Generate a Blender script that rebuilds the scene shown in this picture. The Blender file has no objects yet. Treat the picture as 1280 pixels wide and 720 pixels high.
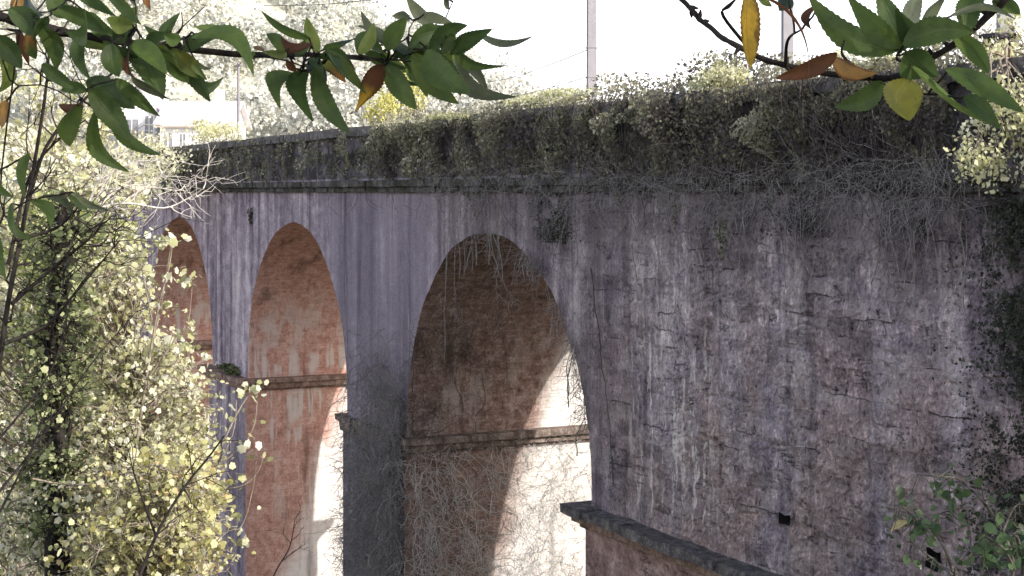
import bpy, math, random
import numpy as np
from mathutils import Vector, noise as mnoise

RNG = np.random.default_rng(7)
random.seed(7)
SC = bpy.context.scene
COL = SC.collection

# ------------------------------------------------------------------ camera frame
# world: x runs along the viaduct (view goes towards -x), y points through it, z up
EYE = np.array([0.0, -12.47, 12.0])
FW = np.array([-0.9021, 0.4316, 0.0])
RT = np.array([0.4316, 0.9021, 0.0])
UP = np.array([0.0, 0.0, 1.0])
FPX = 2000.0
SUN = np.array([1.78, 1.0, 0.95]); SUN /= np.linalg.norm(SUN)

def at(px, py, Y):
    return EYE + FW * Y + RT * ((px - 640.0) / FPX * Y) + UP * ((240.0 - py) / FPX * Y)

def wall_at(px, py, y=0.0):
    t = px + 317.0
    Y = 27650.0 / t * ((12.47 + y) / 12.47)
    return at(px, py, Y)

def wx(px):
    return float(wall_at(px, 240)[0])

# ------------------------------------------------------------------ object helpers
def link_mesh(name, verts, faces, mat, parent=None, smooth=False, attrs=None, uv=None):
    me = bpy.data.meshes.new(name)
    me.from_pydata([tuple(map(float, v)) for v in verts], [], faces)
    return finish(name, me, mat, parent, smooth, attrs, uv)

def finish(name, me, mat, parent=None, smooth=False, attrs=None, uv=None):
    me.update()
    if mat is not None:
        me.materials.append(mat)
    if smooth:
        me.polygons.foreach_set('use_smooth', np.ones(len(me.polygons), dtype=bool))
    for k, a in (attrs or {}).items():
        a = np.asarray(a, dtype=np.float32)
        if a.ndim == 2:
            at_ = me.attributes.new(k, 'FLOAT_COLOR', 'POINT'); at_.data.foreach_set('color', a.ravel())
        else:
            at_ = me.attributes.new(k, 'FLOAT', 'POINT'); at_.data.foreach_set('value', a)
    if uv is not None:
        ul = me.uv_layers.new(name='UVMap')
        li = np.empty(len(me.loops), dtype=np.int32); me.loops.foreach_get('vertex_index', li)
        ul.data.foreach_set('uv', np.asarray(uv, dtype=np.float32)[li].ravel())
    o = bpy.data.objects.new(name, me); COL.objects.link(o)
    if parent is not None:
        o.parent = parent
        o.matrix_parent_inverse = parent.matrix_basis.inverted()
    return o

def np_mesh(name, V, F, mat, parent=None, smooth=False, attrs=None, uv=None):
    """V (n,3); F (m,k) array of equal sized polygons"""
    me = bpy.data.meshes.new(name)
    V = np.asarray(V, dtype=np.float32); F = np.asarray(F, dtype=np.int32)
    m, k = F.shape
    me.vertices.add(len(V)); me.vertices.foreach_set('co', V.ravel())
    me.loops.add(m * k); me.loops.foreach_set('vertex_index', F.ravel())
    me.polygons.add(m); me.polygons.foreach_set('loop_start', np.arange(0, m * k, k, dtype=np.int32))
    me.polygons.foreach_set('loop_total', np.full(m, k, dtype=np.int32))
    me.update(calc_edges=True); me.validate()
    return finish(name, me, mat, parent, smooth, attrs, uv)

def thing(name, label, cat, loc=(0, 0, 0), group=None):
    o = bpy.data.objects.new(name, None); COL.objects.link(o)
    o.location = tuple(map(float, loc)); o.empty_display_size = 0.3
    return tag(o, label, cat, group)

def tag(o, label, cat, group=None):
    o['label'] = label; o['category'] = cat
    if group: o['group'] = group
    return o

def origin_to(o, p):
    """move a top-level mesh's origin to p without moving its vertices"""
    p = Vector(tuple(map(float, p)))
    o.data.transform(__import__('mathutils').Matrix.Translation(-p)); o.location = p
    return o

# ------------------------------------------------------------------ shader helpers
class Sh:
    def __init__(s, name):
        s.m = bpy.data.materials.new(name); s.m.use_nodes = True
        s.t = s.m.node_tree; s.t.nodes.clear()
        s.out = s.t.nodes.new('ShaderNodeOutputMaterial')
        s._p = None
    def n(s, ty, **kw):
        nd = s.t.nodes.new(ty)
        for k, v in kw.items(): setattr(nd, k, v)
        return nd
    def set(s, sock, v):
        if hasattr(v, 'links') or isinstance(v, bpy.types.NodeSocket): s.t.links.new(v, sock)
        else:
            if isinstance(v, (tuple, list)) and len(v) == 3 and sock.type == 'RGBA': v = (*v, 1)
            sock.default_value = v
    def pos(s):
        if s._p is None: s._p = s.n('ShaderNodeNewGeometry').outputs['Position']
        return s._p
    def sep(s, v):
        nd = s.n('ShaderNodeSeparateXYZ'); s.set(nd.inputs[0], v); return nd.outputs
    def comb(s, x, y, z):
        nd = s.n('ShaderNodeCombineXYZ')
        for i, v in enumerate((x, y, z)): s.set(nd.inputs[i], v)
        return nd.outputs[0]
    def mul(s, v, k):
        nd = s.n('ShaderNodeVectorMath', operation='MULTIPLY'); s.set(nd.inputs[0], v); nd.inputs[1].default_value = k
        return nd.outputs[0]
    def vadd(s, a, b):
        nd = s.n('ShaderNodeVectorMath', operation='ADD'); s.set(nd.inputs[0], a); s.set(nd.inputs[1], b); return nd.outputs[0]
    def noise(s, v, scale, detail=4, rough=0.55, dist=0.0, color=False):
        nd = s.n('ShaderNodeTexNoise'); s.set(nd.inputs['Vector'], v)
        nd.inputs['Scale'].default_value = scale; nd.inputs['Detail'].default_value = detail
        nd.inputs['Roughness'].default_value = rough; nd.inputs['Distortion'].default_value = dist
        return nd.outputs['Color' if color else 'Fac']
    def ma(s, op, a, b=0.0, clamp=False):
        nd = s.n('ShaderNodeMath', operation=op, use_clamp=clamp); s.set(nd.inputs[0], a); s.set(nd.inputs[1], b); return nd.outputs[0]
    def ss(s, v, a, b, lo=0.0, hi=1.0):
        nd = s.n('ShaderNodeMapRange', interpolation_type='SMOOTHSTEP')
        s.set(nd.inputs[0], v)
        for i, q in enumerate((a, b, lo, hi)): nd.inputs[i + 1].default_value = q
        return nd.outputs[0]
    def ramp(s, v, stops):
        nd = s.n('ShaderNodeValToRGB'); s.set(nd.inputs[0], v)
        e = nd.color_ramp.elements
        while len(e) < len(stops): e.new(0.5)
        for el, (p, c) in zip(e, stops): el.position = p; el.color = (*c, 1)
        return nd.outputs[0]
    def mix(s, f, a, b, mode='MIX'):
        nd = s.n('ShaderNodeMix', data_type='RGBA', blend_type=mode)
        s.set(nd.inputs[0], f); s.set(nd.inputs[6], a); s.set(nd.inputs[7], b); return nd.outputs[2]
    def attr(s, name, out='Fac'):
        nd = s.n('ShaderNodeAttribute', attribute_name=name); return nd.outputs[out]
    def uv(s):
        return s.n('ShaderNodeTexCoord').outputs['UV']
    def brick(s, v, w, h, mortar=0.012, smooth=0.2):
        nd = s.n('ShaderNodeTexBrick'); s.set(nd.inputs['Vector'], v)
        nd.inputs['Scale'].default_value = 1; nd.inputs['Brick Width'].default_value = w; nd.inputs['Row Height'].default_value = h
        nd.inputs['Mortar Size'].default_value = mortar; nd.inputs['Mortar Smooth'].default_value = smooth
        nd.inputs['Color1'].default_value = (0, 0, 0, 1); nd.inputs['Color2'].default_value = (1, 1, 1, 1); nd.inputs['Mortar'].default_value = (.5, .5, .5, 1)
        return nd.outputs['Color'], nd.outputs['Fac']
    def bump(s, h, strength=0.5, dist=0.05):
        nd = s.n('ShaderNodeBump'); nd.inputs['Strength'].default_value = strength; nd.inputs['Distance'].default_value = dist
        s.set(nd.inputs['Height'], h); return nd.outputs[0]
    def surf(s, color, rough=0.9, normal=None, spec=0.2, trans=0.0, tcol=None):
        p = s.n('ShaderNodeBsdfPrincipled')
        s.set(p.inputs['Base Color'], color); s.set(p.inputs['Roughness'], rough); p.inputs['Specular IOR Level'].default_value = spec
        if normal is not None: s.set(p.inputs['Normal'], normal)
        sh = p.outputs[0]
        if trans > 0:
            tr = s.n('ShaderNodeBsdfTranslucent'); s.set(tr.inputs[0], tcol if tcol is not None else color)
            mx = s.n('ShaderNodeMixShader'); mx.inputs[0].default_value = trans
            s.t.links.new(sh, mx.inputs[1]); s.t.links.new(tr.outputs[0], mx.inputs[2]); sh = mx.outputs[0]
        s.t.links.new(sh, s.out.inputs[0])
        return s.m

# ---- masonry -------------------------------------------------------
def mat_wall(name, lower=False):
    s = Sh(name); P = s.pos(); X, Yc, Z = s.sep(P)
    PV = s.mul(P, (1, 1, 0.10)); PV2 = s.mul(P, (1, 1, 0.045))
    broad = s.noise(P, 0.33, 3)
    streak = s.noise(PV, 1.7, 7, 0.62, 0.4)
    fine = s.noise(PV2, 8.0, 5, 0.65, .2)
    grain = s.noise(P, 19, 8, 0.75)
    lumps = s.noise(s.mul(P, (.75, 1, 1.0)), 2.4, 8, 0.68, .3)
    rough_zone = s.ss(s.ma('ADD', X, s.ma('MULTIPLY', broad, 3.0)), -24.5, -18.5)
    f = s.ma('ADD', s.ma('MULTIPLY', streak, 0.5), s.ma('ADD', s.ma('MULTIPLY', grain, 0.30), s.ma('MULTIPLY', lumps, 0.30)))
    base = s.ramp(f, [(0.43, (.085, .075, .090)), (0.51, (.225, .198, .228)), (0.565, (.36, .325, .355)), (0.64, (.64, .60, .60))])
    # smooth rendered piers: softer, bluer
    soft = s.ramp(s.ma('ADD', s.ma('MULTIPLY', s.noise(PV, 1.1, 5), .7), s.ma('MULTIPLY', grain, .3)), [(.40, (.18, .168, .198)), (.5, (.255, .24, .28)), (.60, (.37, .345, .385))])
    sz = s.ma('MULTIPLY', s.ss(s.ma('ADD', X, broad), -36.5, -35.0), s.ss(s.ma('ADD', X, broad), -27.5, -30.0))
    base = s.mix(s.ma('MULTIPLY', sz, .75), base, soft)
    # every stretch left of the big arch is bluer
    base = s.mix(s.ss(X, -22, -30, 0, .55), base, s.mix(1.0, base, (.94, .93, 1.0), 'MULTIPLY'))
    # warm brown-pink stone low on the right
    warmm = s.ma('MULTIPLY', s.ss(s.noise(s.mul(P, (1, 1, .5)), 0.75, 6, 0.62), 0.41, 0.56), s.ma('MULTIPLY', rough_zone, s.ss(Z, 11.8, 8.3)))
    warm = s.ramp(s.ma('ADD', s.ma('MULTIPLY', grain, .45), s.ma('MULTIPLY', lumps, .55)), [(0.38, (.19, .15, .138)), (0.5, (.42, .345, .315)), (0.61, (.66, .585, .55))])
    col = s.mix(s.ma('MULTIPLY', warmm, 0.9), base, warm)
    # fretted pale faces of single stones
    dis = s.noise(P, 2.2, 5, .65, color=True)
    w = s.vadd(s.comb(X, Z, 0), s.mul(dis, (.30, .16, 0)))
    bc, bf = s.brick(w, 0.55, 0.25, 0.012, 0.6)
    stone = s.sep(bc)[0]
    col = s.mix(s.ma('MULTIPLY', s.ma('MULTIPLY', s.ss(stone, .55, 1.0), rough_zone), .38), col, (.46, .43, .43))
    col = s.mix(s.ma('MULTIPLY', s.ma('MULTIPLY', s.ss(stone, .40, 0.0), rough_zone), .34), col, (.07, .064, .07))
    fret = s.noise(s.mul(P, (1, 1, .45)), 13, 6, .72); speck = s.noise(P, 42, 4, .7)
    fa = s.ma('ADD', .40, s.ma('MULTIPLY', rough_zone, .45))
    col = s.mix(s.ma('MULTIPLY', s.ss(fret, .53, .66), fa), col, s.mix(1.0, col, (1.9, 1.84, 1.76), 'MULTIPLY'))
    col = s.mix(s.ma('MULTIPLY', s.ss(fret, .45, .34), fa), col, s.mix(1.0, col, (.28, .27, .29), 'MULTIPLY'))
    col = s.mix(s.ma('MULTIPLY', s.ss(speck, .58, .70), .5), col, s.mix(1.0, col, (1.6, 1.58, 1.52), 'MULTIPLY'))
    # dull mossy stain below the moulding on the right
    moss = s.ma('MULTIPLY', s.ss(Z, 10.2, 12.1), s.ma('MULTIPLY', s.ss(s.noise(PV, 1.1, 5), 0.38, 0.60), s.ss(X, -32, -24)))
    col = s.mix(s.ma('MULTIPLY', moss, 0.8), col, (.085, .078, .070))
    # lime runs
    zone = s.ss(s.noise(s.mul(P, (1, 1, .25)), 0.6, 3), 0.44, 0.60)
    runs = s.ma('MULTIPLY', s.ss(fine, 0.55, 0.67), zone)
    runs = s.ma('MULTIPLY', runs, s.ss(s.noise(s.mul(P, (1, 1, .45)), 7, 5, .7), 0.42, 0.58))
    west = s.ss(X, -40.5, -42.5)
    col = s.mix(s.ma('MULTIPLY', runs, s.ma('ADD', .55, s.ma('MULTIPLY', west, .3))), col, (.60, .58, .56))
    # strong cream drips near the ledge corner
    dz = s.ma('MULTIPLY', s.ma('MULTIPLY', s.ss(X, -22.2, -21.2), s.ss(X, -18.9, -20.0)), s.ma('MULTIPLY', s.ss(Z, 6.9, 7.3), s.ss(Z, 10.8, 8.8)))
    drips = s.ma('MULTIPLY', s.ss(s.noise(s.mul(P, (1, 1, .10)), 6.5, 4, .65), 0.54, 0.60), dz)
    drips = s.ma('MULTIPLY', drips, s.ss(s.noise(s.mul(P, (1, 1, .6)), 4, 5), 0.42, 0.48))
    col = s.mix(s.ma('MULTIPLY', drips, 0.95), col, (.88, .85, .78))
    # dark weathering streaks
    dk = s.ss(s.noise(PV2, 2.3, 6, .62, .2), 0.52, 0.68)
    col = s.mix(s.ma('MULTIPLY', dk, 0.55), col, (.075, .068, .080))
    # short ragged open joints
    rid = s.ma('ABSOLUTE', s.ma('SUBTRACT', s.noise(s.mul(P, (.55, 1, 2.6)), 1.7, 6, .62, .4), .5))
    cr = s.ma('MULTIPLY', s.ss(rid, .010, .001), s.ma('MULTIPLY', rough_zone, s.ss(s.noise(P, 1.5, 4), 0.52, 0.60)))
    jm = s.ma('MULTIPLY', bf, s.ma('MULTIPLY', rough_zone, s.ss(s.noise(s.mul(P, (.6, 1, 1.6)), 1.9, 4), 0.55, 0.62)))
    crack = s.ma('MAXIMUM', cr, jm)
    pits = s.ma('MULTIPLY', s.ss(s.noise(P, 8.5, 5, .6), .335, .29), s.ma('ADD', .35, s.ma('MULTIPLY', rough_zone, .65)))
    crack = s.ma('MAXIMUM', crack, pits)
    col = s.mix(s.ma("MULTIPLY", crack, .60), col, (.03, .027, .03))
    if lower:
        low = s.ramp(s.ma('ADD', s.ma('MULTIPLY', lumps, .6), s.ma('MULTIPLY', grain, .4)), [(0.38, (.14, .10, .09)), (0.5, (.42, .295, .255)), (0.61, (.70, .57, .52))])
        col = s.mix(s.ma('MULTIPLY', s.ss(X, -27, -23.5), 0.9), col, low)
        col = s.mix(s.ma('MULTIPLY', crack, .6), col, (.03, .022, .02))
        dkp = s.ma('MULTIPLY', s.ma('MULTIPLY', s.ss(X, -37, -36), s.ss(X, -29.5, -30.5)), s.ss(lumps, .38, .58))
        col = s.mix(s.ma('MULTIPLY', dkp, .75), col, (.085, .074, .076))
    col = s.mix(1.0, col, (1.20, 1.12, 1.185), 'MULTIPLY')
    h = s.ma('ADD', s.ma('MULTIPLY', grain, 0.40), s.ma('MULTIPLY', lumps, s.ma('ADD', .3, s.ma('MULTIPLY', rough_zone, 1.6))))
    h = s.ma('ADD', h, s.ma('MULTIPLY', fret, .6)); h = s.ma('ADD', h, s.ma('MULTIPLY', s.ma('MULTIPLY', stone, rough_zone), .25))
    h = s.ma('SUBTRACT', h, s.ma('MULTIPLY', crack, 1.2))
    return s.surf(col, 0.92, s.bump(h, 0.9, 0.09), 0.15)

def mat_brick_vault(name, pier=False):
    s = Sh(name); P = s.pos(); X, Yc, Z = s.sep(P); U = s.uv()
    nz = s.noise(P, 6, 6, .65); br = s.noise(P, 0.7, 4); grain = s.noise(P, 24, 6, .7)
    dis = s.noise(P, 3, 3, .5, color=True)
    bc, bf = s.brick(s.vadd(U, s.mul(dis, (.06, .03, 0))), 0.5 if pier else 0.28, 0.22 if pier else 0.075, 0.012 if pier else .007, 0.3)
    f = s.ma('ADD', s.ma('MULTIPLY', nz, .5), s.ma('ADD', s.ma('MULTIPLY', grain, .38), s.ma('MULTIPLY', s.sep(bc)[0], .09)))
    red = s.ramp(f, [(0.34, (.36, .185, .145)), (0.48, (.60, .345, .28)), (0.62, (.76, .53, .46))])
    # each vault has weathered differently: the nearest is sooted dark brown
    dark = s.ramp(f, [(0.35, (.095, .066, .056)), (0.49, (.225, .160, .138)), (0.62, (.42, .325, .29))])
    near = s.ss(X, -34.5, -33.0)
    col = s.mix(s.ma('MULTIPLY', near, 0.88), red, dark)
    col = s.mix(s.ma('MULTIPLY', bf, .13), col, (.09, .07, .06))
    # lime bloom low on the vault, running down the piers
    PV = s.mul(P, (1, 1, .12))
    lime = s.noise(PV, 3.4, 5, .6)
    band = s.ma('MULTIPLY', s.ss(Z, 10.0, 7.2), s.ss(Z, -2.0, 5.0)) if not pier else s.ss(Z, 1.0, 6.5)
    lm = s.ma('MULTIPLY', s.ss(lime, 0.44 if not pier else .54, 0.55 if not pier else .60), band)
    lm = s.ma('MULTIPLY', lm, s.ss(s.noise(P, 1.4, 4), .38, .55))
    col = s.mix(s.ma('MULTIPLY', lm, s.ma('SUBTRACT', 0.85, s.ma('MULTIPLY', near, .5))), col, (.70, .65, .62))
    # sunlight painted as near-white colour towards the open far side, along the shadow edge
    sun_paint = s.ss(s.ma('SUBTRACT', s.ma('ADD', Yc, s.ma('MULTIPLY', s.ma('SUBTRACT', br, .5), 1.2)), s.ma('MULTIPLY', Z, .38)), .05, .9)
    col = s.mix(s.ma('MULTIPLY', sun_paint, s.ma('ADD', .48, s.ma('MULTIPLY', nz, .7))), col, (.96, .935, .91))
    col = s.mix(s.ma('MULTIPLY', s.ss(s.noise(PV, 1.9, 5), .56, .70), .5), col, (.05, .036, .03))
    h = s.ma('SUBTRACT', s.ma('ADD', s.ma('MULTIPLY', nz, .6), s.ma('MULTIPLY', grain, .3)), s.ma('MULTIPLY', bf, .5))
    return s.surf(col, 0.93, s.bump(h, 0.6, 0.05), 0.12)

def mat_stone(name, c0, c1, c2, scale=5.0, streaks=0.4, moss=None, bstr=.6):
    s = Sh(name); P = s.pos()
    a = s.noise(P, scale, 7, .68); b = s.noise(s.mul(P, (1, 1, .15)), scale * .9, 4); g = s.noise(P, 30, 5, .7)
    f = s.ma('ADD', s.ma('MULTIPLY', a, .6), s.ma('MULTIPLY', g, .4))
    col = s.ramp(f, [(.34, c0), (.5, c1), (.66, c2)])
    col = s.mix(s.ma('MULTIPLY', s.ss(b, .5, .68), streaks), col, tuple(.3 * k for k in c0))
    if moss: col = s.mix(s.ma('MULTIPLY', s.ss(s.noise(P, 1.7, 5), .48, .6), .8), col, moss)
    return s.surf(col, .93, s.bump(s.ma('ADD', a, s.ma('MULTIPLY', g, .4)), bstr, .05), .15)

def mat_leaf(name, stops, trans=0.35, rough=.55, spec=.3):
    s = Sh(name)
    return s.surf(s.ramp(s.attr('tint'), stops), rough, None, spec, trans)

def mat_bark(name, c0, c1):
    s = Sh(name); P = s.pos(); a = s.noise(s.mul(P, (1, 1, .3)), 30, 6, .65)
    return s.surf(s.ramp(a, [(.35, c0), (.65, c1)]), .9, s.bump(a, .6, .01), .2)

def mat_plain(name, c, rough=.8, var=.25, scale=3, spec=.3):
    s = Sh(name); a = s.noise(s.pos(), scale, 5, .6)
    col = s.ramp(a, [(.3, tuple(k * (1 - var) for k in c)), (.7, tuple(min(1, k * (1 + var)) for k in c))])
    return s.surf(col, rough, None, spec)

def mat_hero_leaf():
    s = Sh('branch_leaf_blade'); U = s.sep(s.uv())   # u across -1..1, v along 0..1
    au = s.ma('ABSOLUTE', U[0]); P = s.pos()
    c = s.attr('col', 'Color')
    mot = s.noise(P, 90, 5, .6)
    c = s.mix(s.ss(mot, .35, .7, 0, .45), c, s.mix(.5, c, (.02, .03, .01)))
    lit_ = s.ss(s.noise(P, 28, 3, .5), .42, .62)  # patches of light through the blade, painted into its colour
    c = s.mix(s.ma('MULTIPLY', lit_, .35), c, s.mix(1.0, c, (1.9, 1.7, 1.1), 'MULTIPLY'))
    spot = s.ss(s.noise(P, 190, 3, .5), .70, .74)
    c = s.mix(s.ma('MULTIPLY', spot, .7), c, (.06, .035, .02))
    red = s.n('ShaderNodeSeparateColor'); s.set(red.inputs[0], c)
    turned = s.ss(s.ma('SUBTRACT', red.outputs[0], red.outputs[1]), 0.0, .05)
    rim = s.ma('MULTIPLY', s.ss(s.ma('ADD', au, s.ma('MULTIPLY', s.noise(P, 40, 4, .6), 1.1)), 1.12, 1.42), turned)
    c = s.mix(s.ma('MULTIPLY', rim, .75), c, (.11, .05, .022))
    # side veins: v - 0.45*|u|, periodic
    ph = s.ma('FRACT', s.ma('MULTIPLY', s.ma('SUBTRACT', U[1], s.ma('MULTIPLY', au, .22)), 11.0))
    vein = s.ss(s.ma('ABSOLUTE', s.ma('SUBTRACT', ph, .5)), .10, .0)
    mid = s.ss(au, .07, .0)
    vv = s.ma('MAXIMUM', mid, s.ma('MULTIPLY', vein, .55))
    c2 = s.mix(s.ma('MULTIPLY', vv, .45), c, (.22, .26, .11))
    tc = s.mix(s.ma('MULTIPLY', vv, .5), c, (.02, .03, .01))
    h = s.ma('SUBTRACT', s.ma('MULTIPLY', mot, .15), vv)
    return s.surf(c2, .45, s.bump(h, .35, .002), .35, .46, tc)

M = {}
M['wall'] = mat_wall('weathered_render')
M['wall_low'] = mat_wall('rubble_footing', True)
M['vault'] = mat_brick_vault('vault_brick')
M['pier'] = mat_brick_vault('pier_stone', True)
M['cornice'] = mat_stone('cornice_stone', (.055, .05, .053), (.17, .155, .16), (.42, .39, .38), 6, .35, None, 1.0)
M['cornice_red'] = mat_stone('cornice_brick', (.10, .066, .056), (.30, .20, .165), (.56, .45, .40), 5, .4)
M['cornice_brown'] = mat_stone('cornice_sooty', (.075, .056, .05), (.20, .155, .135), (.52, .45, .41), 5, .5)
M['string'] = mat_stone('moulding_stone', (.035, .033, .033), (.10, .095, .095), (.26, .25, .23), 4, .5, (.035, .034, .026))
M['parapet'] = mat_stone('parapet_stone', (.06, .055, .062), (.15, .14, .158), (.30, .28, .31), 3, .6, (.036, .034, .03))
M['coping'] = mat_stone('coping_stone', (.07, .066, .066), (.16, .15, .155), (.30, .29, .28), 5, .3)
M['hole'] = mat_stone('hole_shadow_stone', (.02, .02, .02), (.05, .045, .045), (.09, .08, .08), 5, .3)
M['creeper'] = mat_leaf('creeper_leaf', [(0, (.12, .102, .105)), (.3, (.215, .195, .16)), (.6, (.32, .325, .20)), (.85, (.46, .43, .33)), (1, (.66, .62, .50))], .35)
M['pale_leaf'] = mat_leaf('sunlit_pale_leaf', [(0, (.30, .30, .13)), (.35, (.72, .72, .40)), (.7, (.91, .89, .66)), (1, (.95, .93, .83))], .48)
M['yellow_leaf'] = mat_leaf('autumn_maple_leaf', [(0, (.32, .29, .10)), (.3, (.70, .68, .32)), (.6, (.90, .86, .50)), (.88, (.94, .91, .72)), (1, (.76, .56, .28))], .48)
M['green_leaf'] = mat_leaf('fresh_green_leaf', [(0, (.10, .12, .04)), (.4, (.40, .46, .14)), (.75, (.68, .72, .28)), (1, (.90, .88, .58))], .45)
M['ivy_leaf'] = mat_leaf('ivy_leaf', [(0, (.04, .045, .025)), (.4, (.13, .16, .07)), (.8, (.32, .36, .17)), (1, (.62, .64, .38))], .35)
M['dark_ivy'] = mat_leaf('shaded_ivy_leaf', [(0, (.03, .034, .028)), (.6, (.06, .07, .048)), (1, (.12, .14, .08))], .25)
M['sprig'] = mat_leaf('sapling_leaf', [(0, (.035, .06, .03)), (.6, (.085, .15, .06)), (.97, (.15, .23, .10)), (1, (.62, .58, .26))], .35, .4, .45)
M['wood_far'] = mat_leaf('hazy_woodland', [(0, (.20, .21, .20)), (.35, (.50, .51, .48)), (.7, (.74, .74, .68)), (1, (.86, .84, .76))], .25)  # haze is put into these pale leaf colours
M['bush_yellow'] = mat_leaf('yellow_bush_leaf', [(0, (.45, .44, .12)), (.5, (.78, .74, .25)), (1, (.88, .86, .50))], .35)
M['dry'] = mat_bark('dry_stem', (.18, .168, .168), (.50, .47, .46))
M['dry_dark'] = mat_bark('dark_dry_stem', (.05, .042, .04), (.15, .13, .12))
M['twig_grey'] = mat_bark('grey_dry_stem', (.22, .21, .215), (.52, .50, .49))
M['twig_pale'] = mat_bark('pale_dry_stem', (.44, .42, .41), (.80, .77, .73))
M['twig_white'] = mat_bark('bleached_twig', (.55, .50, .46), (.85, .80, .74))
M['bark'] = mat_bark('dark_bark', (.012, .010, .010), (.05, .042, .038))
M['bark_grey'] = mat_bark('grey_bark', (.05, .045, .04), (.20, .18, .16))
M['bark_warm'] = mat_bark('pale_twig', (.16, .13, .10), (.42, .36, .30))
M['stem_green'] = mat_bark('green_stem', (.10, .10, .06), (.24, .22, .16))
M['hero'] = mat_hero_leaf()
M['concrete'] = mat_plain('pole_concrete', (.275, .268, .30), .8, .08, 6)
M['steel'] = mat_plain('dark_steel', (.06, .06, .07), .5, .3, 10)
M['joint'] = mat_plain('pole_joint', (.20, .19, .21), .8, .2, 10)
M['plaster'] = mat_plain('white_plaster', (.80, .79, .82), .8, .05, 2)
M['roof'] = mat_plain('pale_roof_tile', (.66, .62, .66), .8, .12, 4)
M['brownwood'] = mat_plain('brown_wood', (.46, .38, .35), .7, .2, 6)
M['glass'] = mat_plain('dim_window_pane', (.26, .26, .29), .35, .3, 3, .5)
M['iron'] = mat_plain('post_iron', (.035, .032, .045), .7, .3, 10)

def mat_ground():
    s = Sh('earth_and_grass'); P = s.pos(); X, Yc, Z = s.sep(P)
    a = s.noise(P, .7, 7, .65); b = s.noise(P, 9, 6, .7)
    f = s.ma('ADD', s.ma('MULTIPLY', a, .5), s.ma('MULTIPLY', b, .5))
    col = s.ramp(f, [(.35, (.045, .04, .028)), (.5, (.09, .09, .045)), (.66, (.20, .18, .10))])
    far = s.ramp(f, [(.35, (.40, .40, .30)), (.5, (.66, .65, .52)), (.66, (.80, .77, .66))])  # distant slope paled, haze put into the ground colour
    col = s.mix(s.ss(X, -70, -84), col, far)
    return s.surf(col, .95, s.bump(b, .6, .08), .1)
M['ground'] = mat_ground()

# ------------------------------------------------------------------ geometry collectors
def rot_frames(n, nrm=None, spread=1.0, rng=RNG):
    """n random orthonormal frames (n,3,3) rows: right, along, normal"""
    z = rng.normal(size=(n, 3))
    if nrm is not None:
        z = np.asarray(nrm) + z * spread
    z /= np.linalg.norm(z, axis=1, keepdims=True) + 1e-9
    y = rng.normal(size=(n, 3)) + np.array([0, 0, -0.6])
    y -= z * np.sum(y * z, axis=1, keepdims=True)
    y /= np.linalg.norm(y, axis=1, keepdims=True) + 1e-9
    x = np.cross(y, z)
    return np.stack([x, y, z], axis=1)

T_DIA = (np.array([[0, 0, 0], [-.36, .45, .10], [0, 1, -.06], [.36, .45, .10]]), np.array([[0, 3, 2], [0, 2, 1]]))
T_OVAL = (np.array([[0, 0, 0], [-.33, .28, .07], [-.30, .66, .05], [0, 1, -.12], [.30, .66, .05], [.33, .28, .07], [0, .45, 0]]),
          np.array([[0, 6, 1], [1, 6, 2], [2, 6, 3], [3, 6, 4], [4, 6, 5], [5, 6, 0]]))
T_LOBE = (np.array([[0, 0, 0], [-.40, .10, .05], [-.38, .36, .02], [-.46, .60, -.03], [-.24, .74, .0], [0, 1.0, -.12], [.24, .74, 0], [.46, .60, -.03], [.38, .36, .02], [.40, .10, .05], [0, .4, .06]]),
          np.array([[0, 10, 1], [1, 10, 2], [2, 10, 3], [3, 10, 4], [4, 10, 5], [5, 10, 6], [6, 10, 7], [7, 10, 8], [8, 10, 9], [9, 10, 0]]))

def leaves(name, pos, size, mat, parent=None, tmpl=T_DIA, nrm=None, spread=1.0, tint=None, rng=RNG):
    pos = np.asarray(pos); n = len(pos)
    size = np.broadcast_to(np.asarray(size, dtype=float), (n,)) * np.clip(rng.lognormal(-.05, .32, n), .4, 1.65)
    tv, tf = tmpl; k = len(tv)
    R = rot_frames(n, nrm, spread, rng)
    V = pos[:, None, :] + np.einsum('kj,njd->nkd', tv - np.array([0, .5, 0]), R) * size[:, None, None]
    F = (tf[None] + (np.arange(n) * k)[:, None, None]).reshape(-1, 3)
    if tint is None: tint = rng.uniform(0, 1, n)
    return np_mesh(name, V.reshape(-1, 3), F, mat, parent, False, {'tint': np.repeat(tint, k)})

def tube_mesh(name, lines, mat, parent=None, sides=5, smooth=True):
    """lines: list of (pts (n,3), radii (n,)) joined into one mesh"""
    VV, FF, off = [], [], 0
    for pts, rad in lines:
        pts = np.asarray(pts, dtype=float); n = len(pts); rad = np.broadcast_to(np.asarray(rad, dtype=float), (n,))
        tg = np.gradient(pts, axis=0); tg /= np.linalg.norm(tg, axis=1, keepdims=True) + 1e-9
        ref = np.array([0.31, .17, .93]) if abs(tg[:, 2]).mean() < .85 else np.array([.93, .2, .1])
        a = np.cross(tg, ref); a /= np.linalg.norm(a, axis=1, keepdims=True) + 1e-9
        b = np.cross(tg, a)
        th = np.arange(sides) / sides * 2 * np.pi
        ring = pts[:, None, :] + rad[:, None, None] * (np.cos(th)[None, :, None] * a[:, None, :] + np.sin(th)[None, :, None] * b[:, None, :])
        VV.append(ring.reshape(-1, 3))
        i = np.arange(n - 1)[:, None] * sides; j = np.arange(sides)[None]; j2 = (j + 1) % sides
        FF.append((np.stack([i + j, i + j2, i + sides + j2, i + sides + j], axis=-1).reshape(-1, 4)) + off)
        off += n * sides
    return np_mesh(name, np.concatenate(VV), np.concatenate(FF), mat, parent, smooth)

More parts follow.
